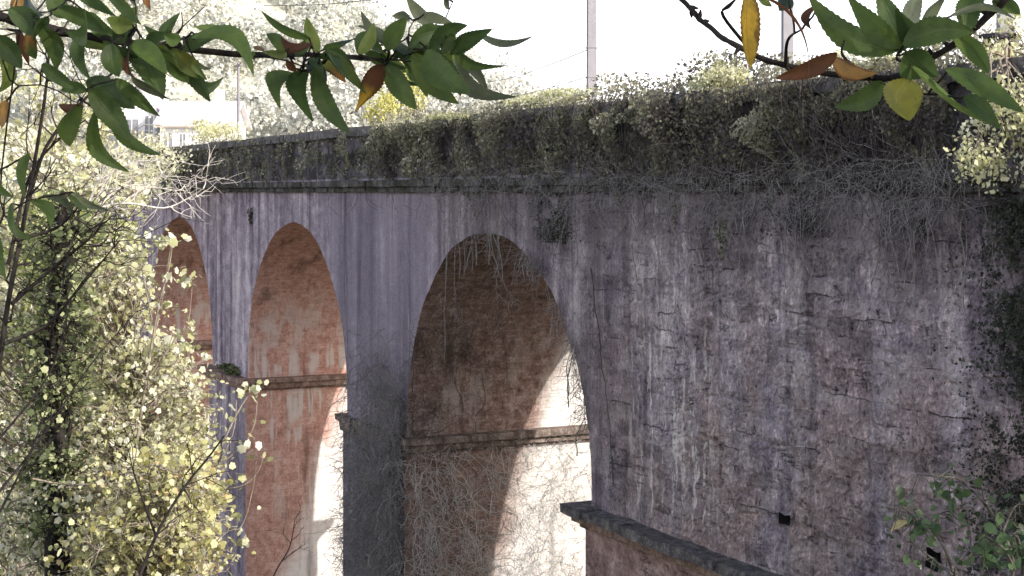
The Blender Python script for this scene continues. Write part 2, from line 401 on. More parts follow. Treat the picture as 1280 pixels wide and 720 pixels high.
def curve(p0, p1, n=7, wob=.1, sag=0.0, rng=RNG):
    p0 = np.asarray(p0, float); p1 = np.asarray(p1, float); L = np.linalg.norm(p1 - p0)
    t = np.linspace(0, 1, n)[:, None]
    w = np.zeros((n, 3)); 
    for f in (1, 2, 3):
        w += rng.normal(size=3) * wob * L / f * np.sin(np.pi * f * t)
    return p0 + (p1 - p0) * t + w * .5 + np.array([0, 0, -sag * L]) * np.sin(np.pi * t)

def spline(ctrl, n=24):
    """Catmull-Rom through control points"""
    c = np.asarray(ctrl, float); c = np.vstack([2 * c[0] - c[1], c, 2 * c[-1] - c[-2]])
    out = []; m = len(c) - 3; per = max(2, n // m)
    for i in range(m):
        p0, p1, p2, p3 = c[i:i + 4]
        for t in np.linspace(0, 1, per, endpoint=False):
            out.append(.5 * (2 * p1 + (p2 - p0) * t + (2 * p0 - 5 * p1 + 4 * p2 - p3) * t * t + (3 * p1 - p0 - 3 * p2 + p3) * t ** 3))
    out.append(c[-2]); return np.array(out)

class MB:
    """plain polygon collector"""
    def __init__(s): s.v = []; s.f = []
    def box(s, x0, x1, y0, y1, z0, z1, nx=1, jit=0.0):
        xs = np.linspace(x0, x1, nx + 1); b = len(s.v)
        for i, x in enumerate(xs):
            for (y, z) in ((y0, z0), (y1, z0), (y1, z1), (y0, z1)):
                d = [random.uniform(-jit, jit) for _ in range(3)]
                s.v.append((x + d[0] * (.3 if 0 < i < nx else 1), y + d[1], z + d[2]))
        for i in range(nx):
            q = b + 4 * i
            for k in range(4):
                k2 = (k + 1) % 4
                s.f.append((q + k, q + 4 + k, q + 4 + k2, q + k2))
        s.f.append((b, b + 1, b + 2, b + 3)); e = b + 4 * nx; s.f.append((e + 3, e + 2, e + 1, e))
    def quad(s, *p):
        b = len(s.v); s.v += list(p); s.f.append(tuple(range(b, b + len(p))))
    def prism(s, poly, y0, y1):
        """poly of (x,z) extruded along y"""
        b = len(s.v); n = len(poly)
        s.v += [(x, y0, z) for x, z in poly] + [(x, y1, z) for x, z in poly]
        s.f.append(tuple(range(b, b + n))); s.f.append(tuple(range(b + 2 * n - 1, b + n - 1, -1)))
        for i in range(n):
            j = (i + 1) % n; s.f.append((b + i, b + n + i, b + n + j, b + j))
    def build(s, name, mat, parent=None, smooth=False):
        return link_mesh(name, s.v, s.f, mat, parent, smooth)

# ------------------------------------------------------------------ ground
def sm(t):
    t = np.clip(t, 0, 1); return t * t * (3 - 2 * t)

def gz(x, y):
    x = np.asarray(x, float); y = np.asarray(y, float)
    z = 10.4 - .80 * np.clip(-4.2 - x, 0, 14.2)
    z = z + 14.0 * sm((-70 - x) / 16)
    z = z + 30 * sm((-92 - x) / 75) * sm((70 - y) / 48)
    return z

def build_ground():
    xs = np.concatenate([np.linspace(-900, -230, 12), np.linspace(-215, 20, 160), np.linspace(40, 900, 14)])
    ys = np.concatenate([np.linspace(-900, -110, 10), np.linspace(-95, 120, 120), np.linspace(150, 900, 10)])
    X, Y = np.meshgrid(xs, ys, indexing='ij'); Z = gz(X, Y)
    Zn = np.array([mnoise.noise((a * .25, b * .25, 3.1)) for a, b in zip(X.ravel(), Y.ravel())]).reshape(X.shape)
    near = np.clip(1 - np.hypot(X, Y + 12.5) / 6, 0, 1)
    Z = Z + Zn * .45 * (1 - near)
    V = np.stack([X, Y, Z], -1).reshape(-1, 3); nx, ny = X.shape
    i = np.arange(nx - 1)[:, None] * ny; j = np.arange(ny - 1)[None]
    F = np.stack([i + j, i + ny + j, i + ny + j + 1, i + j + 1], -1).reshape(-1, 4)
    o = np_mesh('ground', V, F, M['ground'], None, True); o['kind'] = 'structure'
build_ground()

# ------------------------------------------------------------------ viaduct
T = 6.4; SPR = 6.86; TOPZ = 12.0; R = 4.05; ST = .32; BASE = -3.0
CENTRES = [-27.1, -38.9, -50.7, -62.5, -74.3]
XL, XR = -84.0, 6.0
via = thing('stone_viaduct', 'weathered grey stone railway viaduct with tall brick-lined arches and creeper on its parapet', 'viaduct', (-39, 3.2, BASE))

def arch_profile(c, seed):
    pts = []
    n = 56
    for i in range(n + 1):
        a = math.pi * (1 - i / n)
        r = R + .055 * mnoise.noise((math.cos(a) * 3.5, math.sin(a) * 3.5, seed * 7.7)) * min(1, math.sin(a) * 3) + .028 * mnoise.noise((math.cos(a) * 15, math.sin(a) * 15, seed)) * min(1, math.sin(a) * 3)
        pts.append((c + r * math.cos(a), SPR + ST + r * math.sin(a)))
    return pts
PROF = [arch_profile(c, i) for i, c in enumerate(CENTRES)]

HOLES = [(-17.78, -17.54, 7.57, 7.71), (-14.82, -14.56, 7.60, 7.83)]

def ragged(x, y, z):
    return (x + .035 * mnoise.noise((x * 7, z * 7, 41.)), y, z + .035 * mnoise.noise((x * 7, z * 7, 51.)))

def front_wall():
    vs, fs = [], []
    def add_col(xa, xb, za, zb, y, flip):
        n = 10
        for k in range(n):
            t0, t1 = k / n, (k + 1) / n
            p = [(xa, y, za + (TOPZ + .30 - za) * t0), (xb, y, zb + (TOPZ + .30 - zb) * t0), (xb, y, zb + (TOPZ + .30 - zb) * t1), (xa, y, za + (TOPZ + .30 - za) * t1)]
            if flip: p = p[::-1]
            b = len(vs); vs.extend(p); fs.append((b, b + 1, b + 2, b + 3))
    for y, flip in ((0.0, False), (T, True)):
        edge = XL
        for c, pr in list(zip(CENTRES, PROF))[::-1]:
            add_col(edge, c - R, SPR, SPR, y, flip)
            for (xa, za), (xb, zb) in zip(pr[:-1], pr[1:]):
                add_col(xa, xb, za, zb, y, flip)
            edge = c + R
        if flip:
            add_col(edge, XR, SPR, SPR, y, flip)
    # abutment front: rubble with real relief, two putlog holes left open
    xs = sorted({edge, XR, *np.arange(edge, -12.4, .045), *np.linspace(-12.4, XR, 24), *[h[0] for h in HOLES], *[h[1] for h in HOLES]})
    zs = sorted({SPR, TOPZ + .30, *np.arange(SPR, TOPZ, .045), *[h[2] for h in HOLES], *[h[3] for h in HOLES]})
    def relief(x, z):
        k = min(1, max(0, (x - edge - .3) / 2.5)) * min(1, (z - SPR) / .1) * (1 if z < TOPZ else 0)
        for h in HOLES:
            if h[0] - .01 < x < h[1] + .01 and h[2] - .01 < z < h[3] + .01: return 0.0
        q = mnoise.noise((x * .9, z * 1.1, 4.0)) * .05
        wx_, wz_ = x + .22 * mnoise.noise((x * 1.6, z * 1.6, 9.)), z + .17 * mnoise.noise((x * 1.3, z * 1.6, 19.))
        row = math.floor(wz_ / .27); cx = wx_ / .55 + (.5 if row % 2 else 0); cell = math.floor(cx)
        rnd = math.sin(row * 127.1 + cell * 311.7) * 43758.5; rnd -= math.floor(rnd)
        fz, fx = wz_ / .27 - row, cx - cell
        e = min(min(fz, 1 - fz) * .27, min(fx, 1 - fx) * .55)
        q += (rnd - .5) * .030 - .024 * max(0, 1 - e / .03) * max(0, min(1, .2 + 2.2 * mnoise.noise((x * .9, z * 1.3, 31.))))
        q += .034 * mnoise.noise((x * 4, z * 5, 2.)) + .026 * mnoise.noise((x * 10, z * 12, 5.)) + .018 * mnoise.noise((x * 21, z * 21, 6.))
        return -q * k
    nz_ = len(zs); b = len(vs)
    for x in xs:
        for z in zs: vs.append(ragged(x, relief(x, z), z) if 0 < x - edge and x < -12.5 and z < TOPZ and z > SPR else (x, relief(x, z), z))
    for i in range(len(xs) - 1):
        for j in range(nz_ - 1):
            xm, zm = (xs[i] + xs[i + 1]) / 2, (zs[j] + zs[j + 1]) / 2
            if any(h[0] < xm < h[1] and h[2] < zm < h[3] for h in HOLES): continue
            q = b + i * nz_ + j; fs.append((q, q + nz_, q + nz_ + 1, q + 1))
    b = len(vs); vs.extend([(XR, 0, SPR), (XR, T, SPR), (XR, T, TOPZ + .3), (XR, 0, TOPZ + .3)]); fs.append((b, b + 1, b + 2, b + 3))
    b = len(vs); vs.extend([(XL, T, BASE), (XL, 0, BASE), (XL, 0, TOPZ + .3), (XL, T, TOPZ + .3)]); fs.append((b, b + 1, b + 2, b + 3))
    link_mesh('spandrel_wall', vs, fs, M['wall'], via)
front_wall()
for h in HOLES:
    m = MB(); a, b, c, d = h; e = .35
    m.quad((a, 0, c), (b, 0, c), (b, e, c), (a, e, c)); m.quad((a, e, d), (b, e, d), (b, 0, d), (a, 0, d))
    m.quad((a, 0, c), (a, e, c), (a, e, d), (a, 0, d)); m.quad((b, 0, d), (b, e, d), (b, e, c), (b, 0, c)); m.quad((a, e, c), (b, e, c), (b, e, d), (a, e, d))
    m.v = [ragged(*v) for v in m.v]
    m.build('putlog_hole', M['hole'], via)

def vault(c, pr):
    prof = [(c - R, SPR)] + pr + [(c + R, SPR)]
    ny = 16; V, UV = [], []; s = 0; last = prof[0]
    for (x, z) in prof:
        s += math.hypot(x - last[0], z - last[1]); last = (x, z)
        for j in range(ny + 1):
            y = T * j / ny
            d = .03 * mnoise.noise((x * .9, y * .9, z * .9)) if 0 < j < ny else 0
            k = math.atan2(z - SPR - ST, x - c) if z > SPR + ST else (math.pi if x < c else 0)
            V.append((x + d * math.cos(k), y, z + d * math.sin(k))); UV.append((y, s))
    F = []
    n = ny + 1
    for i in range(len(prof) - 1):
        for j in range(ny):
            F.append((i * n + j, i * n + j + 1, (i + 1) * n + j + 1, (i + 1) * n + j))
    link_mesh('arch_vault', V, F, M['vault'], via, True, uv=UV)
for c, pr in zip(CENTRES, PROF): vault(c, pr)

def pier(x0, x1):
    """lower pier: front and back dressed like the wall, the sides facing the arches in reddish stone"""
    w = .06; x0 -= w; x1 += w
    y0, y1 = -.08, T + .08
    m = MB(); m.quad((x0, y0, BASE), (x1, y0, BASE), (x1, y0, SPR - .02), (x0, y0, SPR - .02)); m.quad((x1, y1, BASE), (x0, y1, BASE), (x0, y1, SPR - .02), (x1, y1, SPR - .02)); m.f.append((3, 2, 5, 4)); m.v[4] = (x1, y1, BASE); m.v[5] = (x0, y1, BASE); m.f = [(0, 1, 2, 3), (4, 5, 6, 7), (3, 2, 7, 6)]
    p = m.build('pier', M['wall_low'], via)
    for x, sgn in ((x0, 1), (x1, -1)):
        V, F, UV = [], [], []
        ny, nz = 14, 22; b = len(V)
        for i in range(nz + 1):
            for j in range(ny + 1):
                y = y0 + (y1 - y0) * j / ny; z = BASE + (SPR - .02 - BASE) * i / nz
                d = .035 * mnoise.noise((x, y * 1.1, z * 1.1)) if 0 < j < ny else 0
                V.append((x + d, y, z)); UV.append((y, z))
        for i in range(nz):
            for j in range(ny):
                q = b + i * (ny + 1) + j; f = (q, q + 1, q + ny + 2, q + ny + 1)
                F.append(f if sgn < 0 else f[::-1])
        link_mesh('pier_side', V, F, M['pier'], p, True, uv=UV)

def cornice(x0, x1, red, fo=.38):
    """moulded springing course on top of a pier: rough top slab above a stepped band"""
    m = MB(); top = .38; n = max(4, int((x1 - x0) / .5))
    # slabs laid individually so the edge is uneven
    x = x0 - top
    while x < x1 + top - .01:
        w = min(random.uniform(.5, .95), x1 + top - x)
        if x1 + top - (x + w) < .3: w = x1 + top - x
        e = random.uniform(-.035, .02)
        m.box(x + .004, x + w - .004, -fo - e, T + .38 + e, SPR - .13 + random.uniform(-.01, .01), SPR + .004 + random.uniform(-.015, .02), 3, .014)
        x += w
    c = m.build('pier_cornice', M[red], via)
    m = MB(); m.box(x0 - .25, x1 + .25, -fo * .63, T + .24, SPR - .27, SPR - .135, n, .014); m.box(x0 - .14, x1 + .14, -min(.15, fo * .5 + .05), T + .15, SPR - .34, SPR - .272, n, .01)
    m.build('cornice_band', M['cornice_red' if red == 'cornice' else red], c)

edges = [XL] + sum([[c - R, c + R] for c in CENTRES[::-1]], []) + [XR]
for i in range(0, len(edges), 2):
    pier(edges[i], edges[i + 1])
    cornice(edges[i], edges[i + 1], 'cornice' if i in (0, 10) else ('cornice_brown' if i == 8 else 'cornice_red'), .17 if i == 8 else .38)

# string course: two rows of moulded stones
for z0, z1, yo in ((TOPZ, TOPZ + .10, .11), (TOPZ + .115, TOPZ + .25, .20)):
    m = MB(); x = XL
    while x < XR:
        w = random.uniform(.7, 1.3)
        m.box(x + .003, x + w - .003, -yo + random.uniform(-.02, .02), .3, z0 + random.uniform(-.006, .006), z1 + random.uniform(-.008, .008), 3, .008)
        x += w
    m.build('string_course', M['string'], via)
for (ya, yb, yca, ycb) in ((.03, .48, -.10, .58), (T - .48, T - .03, T - .58, T + .1)):
    m = MB(); m.box(XL, XR, ya, yb, TOPZ + .2, 13.27, 60, .006); p = m.build('parapet', M['parapet'], via)
    m = MB(); x = XL
    while x < XR:
        w = random.uniform(.8, 1.4)
        m.box(x + .004, x + w - .004, yca + random.uniform(-.02, .02), ycb, 13.262 + random.uniform(-.004, .004), 13.46 + random.uniform(-.02, .012), 3, .009)
        x += w
    m.build('coping', M['coping'], p)
m = MB(); m.quad((XL, .4, 12.32), (XR, .4, 12.32), (XR, T - .4, 12.32), (XL, T - .4, 12.32)); m.build('deck', M['parapet'], via)

# dark stone block standing on the coping at the right
b0 = wall_at(1246, 79, .2)
m = MB(); m.box(b0[0] - .10, b0[0] + .10, .08, .34, 13.45, 13.72, 3, .012); m.box(b0[0] - .13, b0[0] + .13, .05, .37, 13.722, 13.77, 3, .01)
tag(origin_to(m.build('coping_block', M['iron'], None), (b0[0], .2, 13.45)), 'small dark square block standing on the parapet coping beside sunlit leaves', 'block')

# ------------------------------------------------------------------ creepers on the parapet
def nz1(x, s=1.0, o=0.0):
    return np.array([mnoise.noise((float(a) * s, o, 1.7)) for a in np.ravel(x)]).reshape(np.shape(x))

def nz3(P, s, o=0.0):
    return np.array([mnoise.noise((float(p[0]) * s, float(p[1]) * s, float(p[2]) * s + o)) for p in P])

def creeper(px0, px1, n, label, top=.28, thick=.5, low=.25, size=.055, stems=160, below=0.2, tint0=0., holes=.0, seed=1, group='creepers hanging over the parapet'):
    rng = np.random.default_rng(seed)
    x0, x1 = wx(px0), wx(px1)
    root = thing('parapet_creeper', label, 'creeper', ((x0 + x1) / 2, .1, 13.3), group)
    x = rng.uniform(x0, x1, n)
    # vertical profile
    zt = 13.46 + top * (.6 + .9 * nz1(x, .9, seed) + .35 * nz1(x, 3.1, seed + 3))
    zb = 12.25 - low * (.3 + 1.5 * nz1(x, 1.1, seed + 9)) - below * np.clip(nz1(x, 2.3, seed + 20), 0, 1) * 2
    u = rng.beta(1.5, 1.05, n)
    z = zb + (zt - zb) * u
    bulge = thick * (.25 + .75 * np.sin(np.clip((z - 12.0) / 1.75, 0, 1) * np.pi * .86)) * (.75 + .9 * nz1(x, 1.2, seed + 30))
    bulge *= (1 + 1.1 * np.array([mnoise.noise((a * 2.2, b * 2.2, seed + 5.5)) for a, b in zip(x, z)]))
    y = -bulge * rng.uniform(.55, 1.05, n) + .05
    cap = z > 13.40
    y[cap] = rng.uniform(-.35, 1.2, cap.sum())
    P = np.stack([x, y, z], 1)
    keep = nz3(P, 1.5, seed) + .6 * nz3(P, 4.0, seed + 2) > -.55 + holes
    P = P[keep]
    P = P[np.argsort(P[:, 0])]
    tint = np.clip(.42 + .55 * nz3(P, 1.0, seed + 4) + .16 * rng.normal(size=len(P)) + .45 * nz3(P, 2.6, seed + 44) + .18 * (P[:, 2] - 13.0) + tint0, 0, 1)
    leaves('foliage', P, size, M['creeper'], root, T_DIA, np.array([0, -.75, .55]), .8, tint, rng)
    L = []
    for k in range(stems):
        xx = rng.uniform(x0, x1); z0 = rng.uniform(12.7, 13.6); le = rng.uniform(.4, 1.5)
        p0 = np.array([xx, -thick * rng.uniform(.3, 1.0), z0]); p1 = p0 + [rng.normal() * .25, rng.uniform(-.05, .3), -le]
        p1[1] = min(p1[1], -.05)
        L.append((curve(p0, p1, 7, .22, 0, rng), np.linspace(.006, .003, 7) * rng.uniform(.7, 1.6)))
    tube_mesh('stem', L, M['dry_dark'], root, 3)
    return root

creeper(196, 300, 3600, 'dry grey creeper patch on the farthest stretch of parapet, in front of the white house', .10, .18, .12, .075, 60, .1, .15, .18, 11)
creeper(300, 492, 4200, 'thin brown creeper clinging below the bare coping, above the two smaller arches', -.16, .22, .15, .07, 110, .15, .05, .30, 12)
creeper(478, 760, 21000, 'grey-green creeper mass trailing over the parapet above the big arch', .36, .50, .42, .062, 110, .35, .0, .12, 13)
creeper(750, 985, 23000, 'dense dark green creeper mat over the parapet right of the big arch', .52, .66, .42, .055, 110, .3, .0, .10, 14)
creeper(975, 1215, 26000, 'darkest creeper mat on the parapet, under the overhanging chestnut branch', .50, .70, .42, .048, 110, .25, -.05, .08, 15)

def clump(name, label, cat, centre, rad, n, size, mat, stem_mat, tmpl=T_DIA, seed=1, stems=14, root_at=None, tintb=.0, group=None, clumps=18, nrm=None):
    """bushy plant: stems fan from the root to leaf clusters"""
    rng = np.random.default_rng(seed)
    centre = np.asarray(centre, float); rad = np.asarray(rad, float)
    base = np.asarray(root_at if root_at is not None else centre - [0, 0, rad[2]], float)
    root = thing(name, label, cat, base, group)
    cc = rng.normal(size=(clumps, 3)); cc /= np.linalg.norm(cc, axis=1, keepdims=True); cc *= rng.uniform(.35, 1, (clumps, 1)) ** .6
    cpos = centre + cc * rad
    ci = rng.integers(0, clumps, n)
    P = cpos[ci] + rng.normal(size=(n, 3)) * rad * .20
    tint = np.clip(rng.uniform(0, 1, clumps)[ci] * .5 + rng.uniform(0, .5, n) + tintb, 0, 1)
    leaves('foliage', P, size, mat, root, tmpl, nrm, 1.0, tint, rng)
    L = []
    for k in range(min(stems, clumps)):
        r = rad.min() * .05
        L.append((curve(base, cpos[k], 9, .12, -.05, rng), np.linspace(r, r * .25, 9)))
        for q in range(3):
            tgt = cpos[k] + rng.normal(size=3) * rad * .25
            L.append((curve(cpos[k] * .8 + base * .2, tgt, 6, .15, 0, rng), np.linspace(r * .4, r * .15, 6)))
    tube_mesh('stem', L, stem_mat, root, 4)
    return root

clump('sunlit_bramble', 'bright sunlit bramble clump on the parapet top below the yellow hanging leaf', 'bramble', wall_at(905, 100, -.1), (.42, .35, .30), 2400, .045, M['pale_leaf'], M['bark_warm'], seed=21, root_at=(wx(905), .1, 13.4))
clump('sunlit_bramble', 'sunlit bramble trailing from the wall at the far right, below the dark block', 'bramble', wall_at(1262, 165, -1.0), (.38, .55, .55), 1900, .05, M['pale_leaf'], M['bark_warm'], seed=22, root_at=(wx(1262), .0, 13.45))
clump('sunlit_bramble', 'pale leaf clump on the coping right beside the dark block', 'bramble', wall_at(1268, 62, .3), (.30, .5, .34), 1500, .05, M['pale_leaf'], M['bark_warm'], seed=23, root_at=(wx(1268), .3, 13.45))
clump('sunlit_bramble', 'low sunlit bramble strip along the coping between the two overhanging branches', 'bramble', wall_at(690, 122, .1), (1.6, .3, .12), 1500, .05, M['pale_leaf'], M['bark_warm'], seed=24, root_at=(wx(700), .2, 13.45))
clump('sunlit_bramble', 'sunlit pale shrub on the coping where the creeper begins, left of the big arch', 'bramble', wall_at(545, 152, -.1), (1.6, .3, .15), 1500, .055, M['pale_leaf'], M['bark_warm'], seed=25, root_at=(wx(545), .2, 13.45))
clump('sunlit_bramble', 'sunlit leaves on the coping half hidden behind the overhanging branch cluster', 'bramble', wall_at(1085, 72, .1), (.55, .4, .16), 1400, .042, M['pale_leaf'], M['bark_warm'], seed=26, root_at=(wx(1085), .2, 13.45))
clump('sunlit_bramble', 'dry sunlit shrub at the far left end of the visible parapet', 'bramble', wall_at(175, 200, -2.0), (2.6, 1.2, .9), 1600, .10, M['pale_leaf'], M['twig_white'], seed=27, root_at=(wx(180), -.2, 12.6))

# dark ivy falling down the wall at the right edge
def wall_ivy(label, px, py, w, h, n, size, mat, seed, name='wall_ivy', cat='ivy', dens=0., thick=.22, group=None):
    rng = np.random.default_rng(seed)
    c = wall_at(px, py); root = thing(name, label, cat, (c[0], 0, c[2]), group)
    x = c[0] + rng.normal(size=n) * w * .5; z = c[2] + rng.uniform(-1, 1, n) * h
    P = np.stack([x, -.01 - thick * rng.uniform(0, 1, n) ** 1.5, z], 1)
    P = P[nz3(P, 1.6, seed) + .7 * nz3(P, 4.5, seed) > -.25 + dens]
    P[:, 1] *= (1 + .9 * nz3(P, 2.4, seed + 3))
    leaves('foliage', P, size, mat, root, T_DIA, np.array([0, -1, .4]), .7, np.clip(rng.uniform(0, 1, len(P)) ** 1.4, 0, 1), rng)
    L = []
    for k in range(max(3, n // 160)):
        q = P[rng.integers(0, len(P))]; L.append((curve(q + [0, 0, 0], q + [rng.normal() * .15, 0, -rng.uniform(.2, .7)], 6, .2, 0, rng), .004))
    tube_mesh('stem', L, M['dry_dark'], root, 3)
    return root
wall_ivy('dark ivy column covering the wall along the right edge of the picture', 1292, 430, .80, 2.6, 17000, .042, M['dark_ivy'], 31)
wall_ivy('green weed tuft on the bare wall below the creeper, halfway along the right wall', 906, 300, .13, .28, 260, .035, M['ivy_leaf'], 32, 'wall_tuft', 'tuft', -.3, .12)
wall_ivy('small brown-green cushion on the wall near the upper right', 1155, 283, .09, .10, 200, .028, M['dark_ivy'], 33, 'wall_tuft', 'tuft', -.4, .10)
wall_ivy('dark hanging growth under the moulding, right above the big arch crown', 695, 268, .85, .48, 2600, .035, M['dark_ivy'], 34, 'wall_ivy', 'ivy', .12, .12)
wall_ivy('dull moss patch under the moulding on the right wall', 1000, 262, 1.1, .35, 1500, .03, M['dark_ivy'], 35, 'wall_ivy', 'ivy', .18, .08)
wall_ivy('tiny dark tuft on the wall between the two smaller arches', 315, 270, .12, .22, 160, .05, M['dark_ivy'], 36, 'wall_tuft', 'tuft', -.3, .12)
ledge = wall_at(282, 458)
clump('ledge_weed', 'weedy grass growing on the left pier ledge beside the middle arch', 'weed', (-44.3, -.1, SPR + .12), (.7, .25, .14), 900, .08, M['ivy_leaf'], M['dry'], seed=37, root_at=(-44.3, -.1, SPR))

# ------------------------------------------------------------------ hanging vines and dry tangles
def hang_vine(label, pts, r, seed, group='bare vines hanging in the big arch', mat='dry'):
    rng = np.random.default_rng(seed); ctrl = [wall_at(*p) for p in pts]
    t = thing('hanging_vine', label, 'vine', ctrl[0], group)
    sp = spline(ctrl, 28) + rng.normal(size=(1, 3)) * 0
    sp[:, :] += np.stack([nz1(np.arange(len(sp)), .7, seed) * .03, nz1(np.arange(len(sp)), .6, seed + 3) * .03, np.zeros(len(sp))], 1)
    tube_mesh('main_stem', [(sp, np.linspace(r, r * .5, len(sp)))], M[mat], t, 4)
    L = []
    for k in range(16):
        i = rng.integers(2, len(sp)); L.append((curve(sp[i], sp[i] + [rng.normal() * .18, rng.normal() * .08, -rng.uniform(.05, .35)], 5, .25, 0, rng), .0035))
    tube_mesh('rootlet', L, M[mat], t, 3)
hang_vine('long straight bare vine hanging left of centre in the big arch', [(562, 230, -.25), (560, 300, -.2), (556, 380, -.15), (556, 455, -.1)], .011, 41)
hang_vine('curved bare vine looping across the top of the big arch', [(610, 240, -.25), (614, 300, -.1), (625, 345, .1), (640, 370, .3), (652, 378, .4)], .009, 42)
hang_vine('thin bare vine hanging from the crown of the big arch', [(622, 236, -.25), (622, 330, -.1), (621, 412, 0)], .007, 43)
hang_vine('short bare vine beside the long one at the left haunch of the big arch', [(569, 290, -.12), (568, 360, -.08), (569, 408, -.05)], .008, 44)
hang_vine('thick dark vine climbing the wall right of the big arch', [(738, 335, -.05), (745, 390, -.06), (752, 450, -.05), (761, 520, -.06), (766, 605, -.05)], .013, 45, None, 'dry_dark')

def tangle(label, region, n, seed, r=.006, mat='twig_pale', length=.5, gravity=.6, name='dry_creeper', sheets=.3, group='leafless creeper tangles on the piers'):
    """leafless creeper: n twisting stems rooted on a surface; region(rng) -> point, outward normal"""
    rng = np.random.default_rng(seed); L = []; first = None
    for k in range(n // 45):          # thick climbing stems the twigs spring from
        p, nn = region(rng); nn = np.asarray(nn, float); nn = nn / np.linalg.norm(nn)
        a = p + nn * .03; b = a + np.array([rng.normal() * .2 * abs(nn[1]), rng.normal() * .2 * abs(nn[0]), -min(length * 2.2, 2.0) * rng.uniform(.4, 1)])
        L.append((curve(a, b, 12, .10, 0, rng) + nn * .03, np.linspace(r * 1.3, r * 2.6, 12)))
    for k in range(n):
        p, nn = region(rng)
        if nz3([p], 1.3, seed)[0] < -.12 and rng.random() < .75: continue
        if first is None: first = p
        nn = np.asarray(nn, float)
        d = rng.normal(size=3) * .8 + nn * .4 + np.array([0, 0, -gravity * rng.uniform(-.3, 1)])
        d -= nn * min(0, float(d @ nn)); d /= np.linalg.norm(d)
        le = length * rng.uniform(.4, 1.6); pts = [p + nn * rng.uniform(.01, sheets)]
        for s_ in range(7):
            d = d + rng.normal(size=3) * .38 + np.array([0, 0, -.08 * gravity]); d /= np.linalg.norm(d)
            q = pts[-1] + d * le / 7
            if float((q - p) @ nn) < .005: q = q - nn * float((q - p) @ nn) + nn * .01
            pts.append(q)
        rr = r * rng.uniform(.5, 1.5)
        L.append((np.array(pts), np.linspace(rr, rr * .35, 8)))
    root = thing(name, label, 'creeper', first, group)
    tube_mesh('stem', L, M[mat], root, 3)
    return root

XP0 = CENTRES[1] + R + .06; XP1 = CENTRES[0] - R - .06     # the pier between middle and big arch
def reg_front(rng):
    z = 2.5 + 6.6 * rng.beta(1.1, 1.9)
    x = XP0 + (XP1 - XP0) * rng.beta(2.2, 1.2)
    return np.array([x, -.09 if z < SPR else -.01, z]), (0, -1, 0)
def reg_side(rng):
    y = 4.3 * rng.beta(1.0, 1.2); z = rng.uniform(2.6, 6.7)
    return np.array([XP1, y, z]), (1, 0, 0)
def reg_side_up(rng):
    y = 2.2 * rng.beta(.8, 1.8); z = rng.uniform(6.9, 9.6)
    return np.array([CENTRES[0] - math.sqrt(max(.1, R * R - max(0, z - SPR - ST) ** 2)), y, z]), (1, 0, -.2)
def reg_corner(rng):
    z = rng.uniform(3, 8.2); return np.array([XP1 - rng.uniform(0, .5), -.02, z]), (.5, -.9, 0)
def reg_back_edge(rng):
    z = rng.uniform(2.6, 6.5); return np.array([XP0 + rng.uniform(-.02, .1), -.1, z]), (-1, -.4, 0)
tangle('grey leafless creeper spread over the front of the pier between the middle and big arches', reg_front, 3600, 51, .0065, 'dry', .7, 1.0, sheets=.28)
tangle('paler dead strands lying over the leafless creeper on the big arch pier front', reg_front, 700, 59, .006, 'twig_grey', .8, 1.3, sheets=.34)
tangle('pale leafless creeper matted over the sunlit inner side of the big arch pier', reg_side, 2500, 52, .006, 'twig_pale', .8, 1.3, sheets=.22)
tangle('sparse dry creeper on the left haunch inside the big arch', reg_side_up, 420, 53, .005, 'dry_dark', .6)
tangle('dry creeper fringe down the pier corner at the left edge of the big arch', reg_corner, 1300, 54, .006, 'dry', .65, .8, sheets=.3)
tangle('thin dry stems sticking out along the bright left edge of the big pier', reg_back_edge, 170, 55, .004, 'dry_dark', .28, .1)
def reg_arch_rim(rng):
    a = rng.uniform(.25, 1.15); return np.array([CENTRES[0] + (R + .1) * math.cos(a), -.02, SPR + ST + (R + .1) * math.sin(a)]), (0, -1, 0)
tangle('dry creeper strands hanging along the right rim of the big arch', reg_arch_rim, 260, 56, .005, 'dry', .6, 1.2, sheets=.1)
def reg_string(rng):
    x = wx(rng.uniform(560, 1230)); return np.array([x, -.22, rng.uniform(11.7, 12.5)]), (0, -1, 0)
tangle('loose dry strands trailing from the parapet creeper over the moulding', reg_string, 1700, 57, .0035, 'dry', .85, 1.5, sheets=.2)
def reg_arch1w(rng):
    x = wx(rng.uniform(555, 690)); return np.array([x, -.03, rng.uniform(11.0, 11.9)]), (0, -1, 0)
tangle('fine dry strands on the wall over the crown of the big arch', reg_arch1w, 240, 58, .004, 'dry', .7, 1.6, sheets=.1)

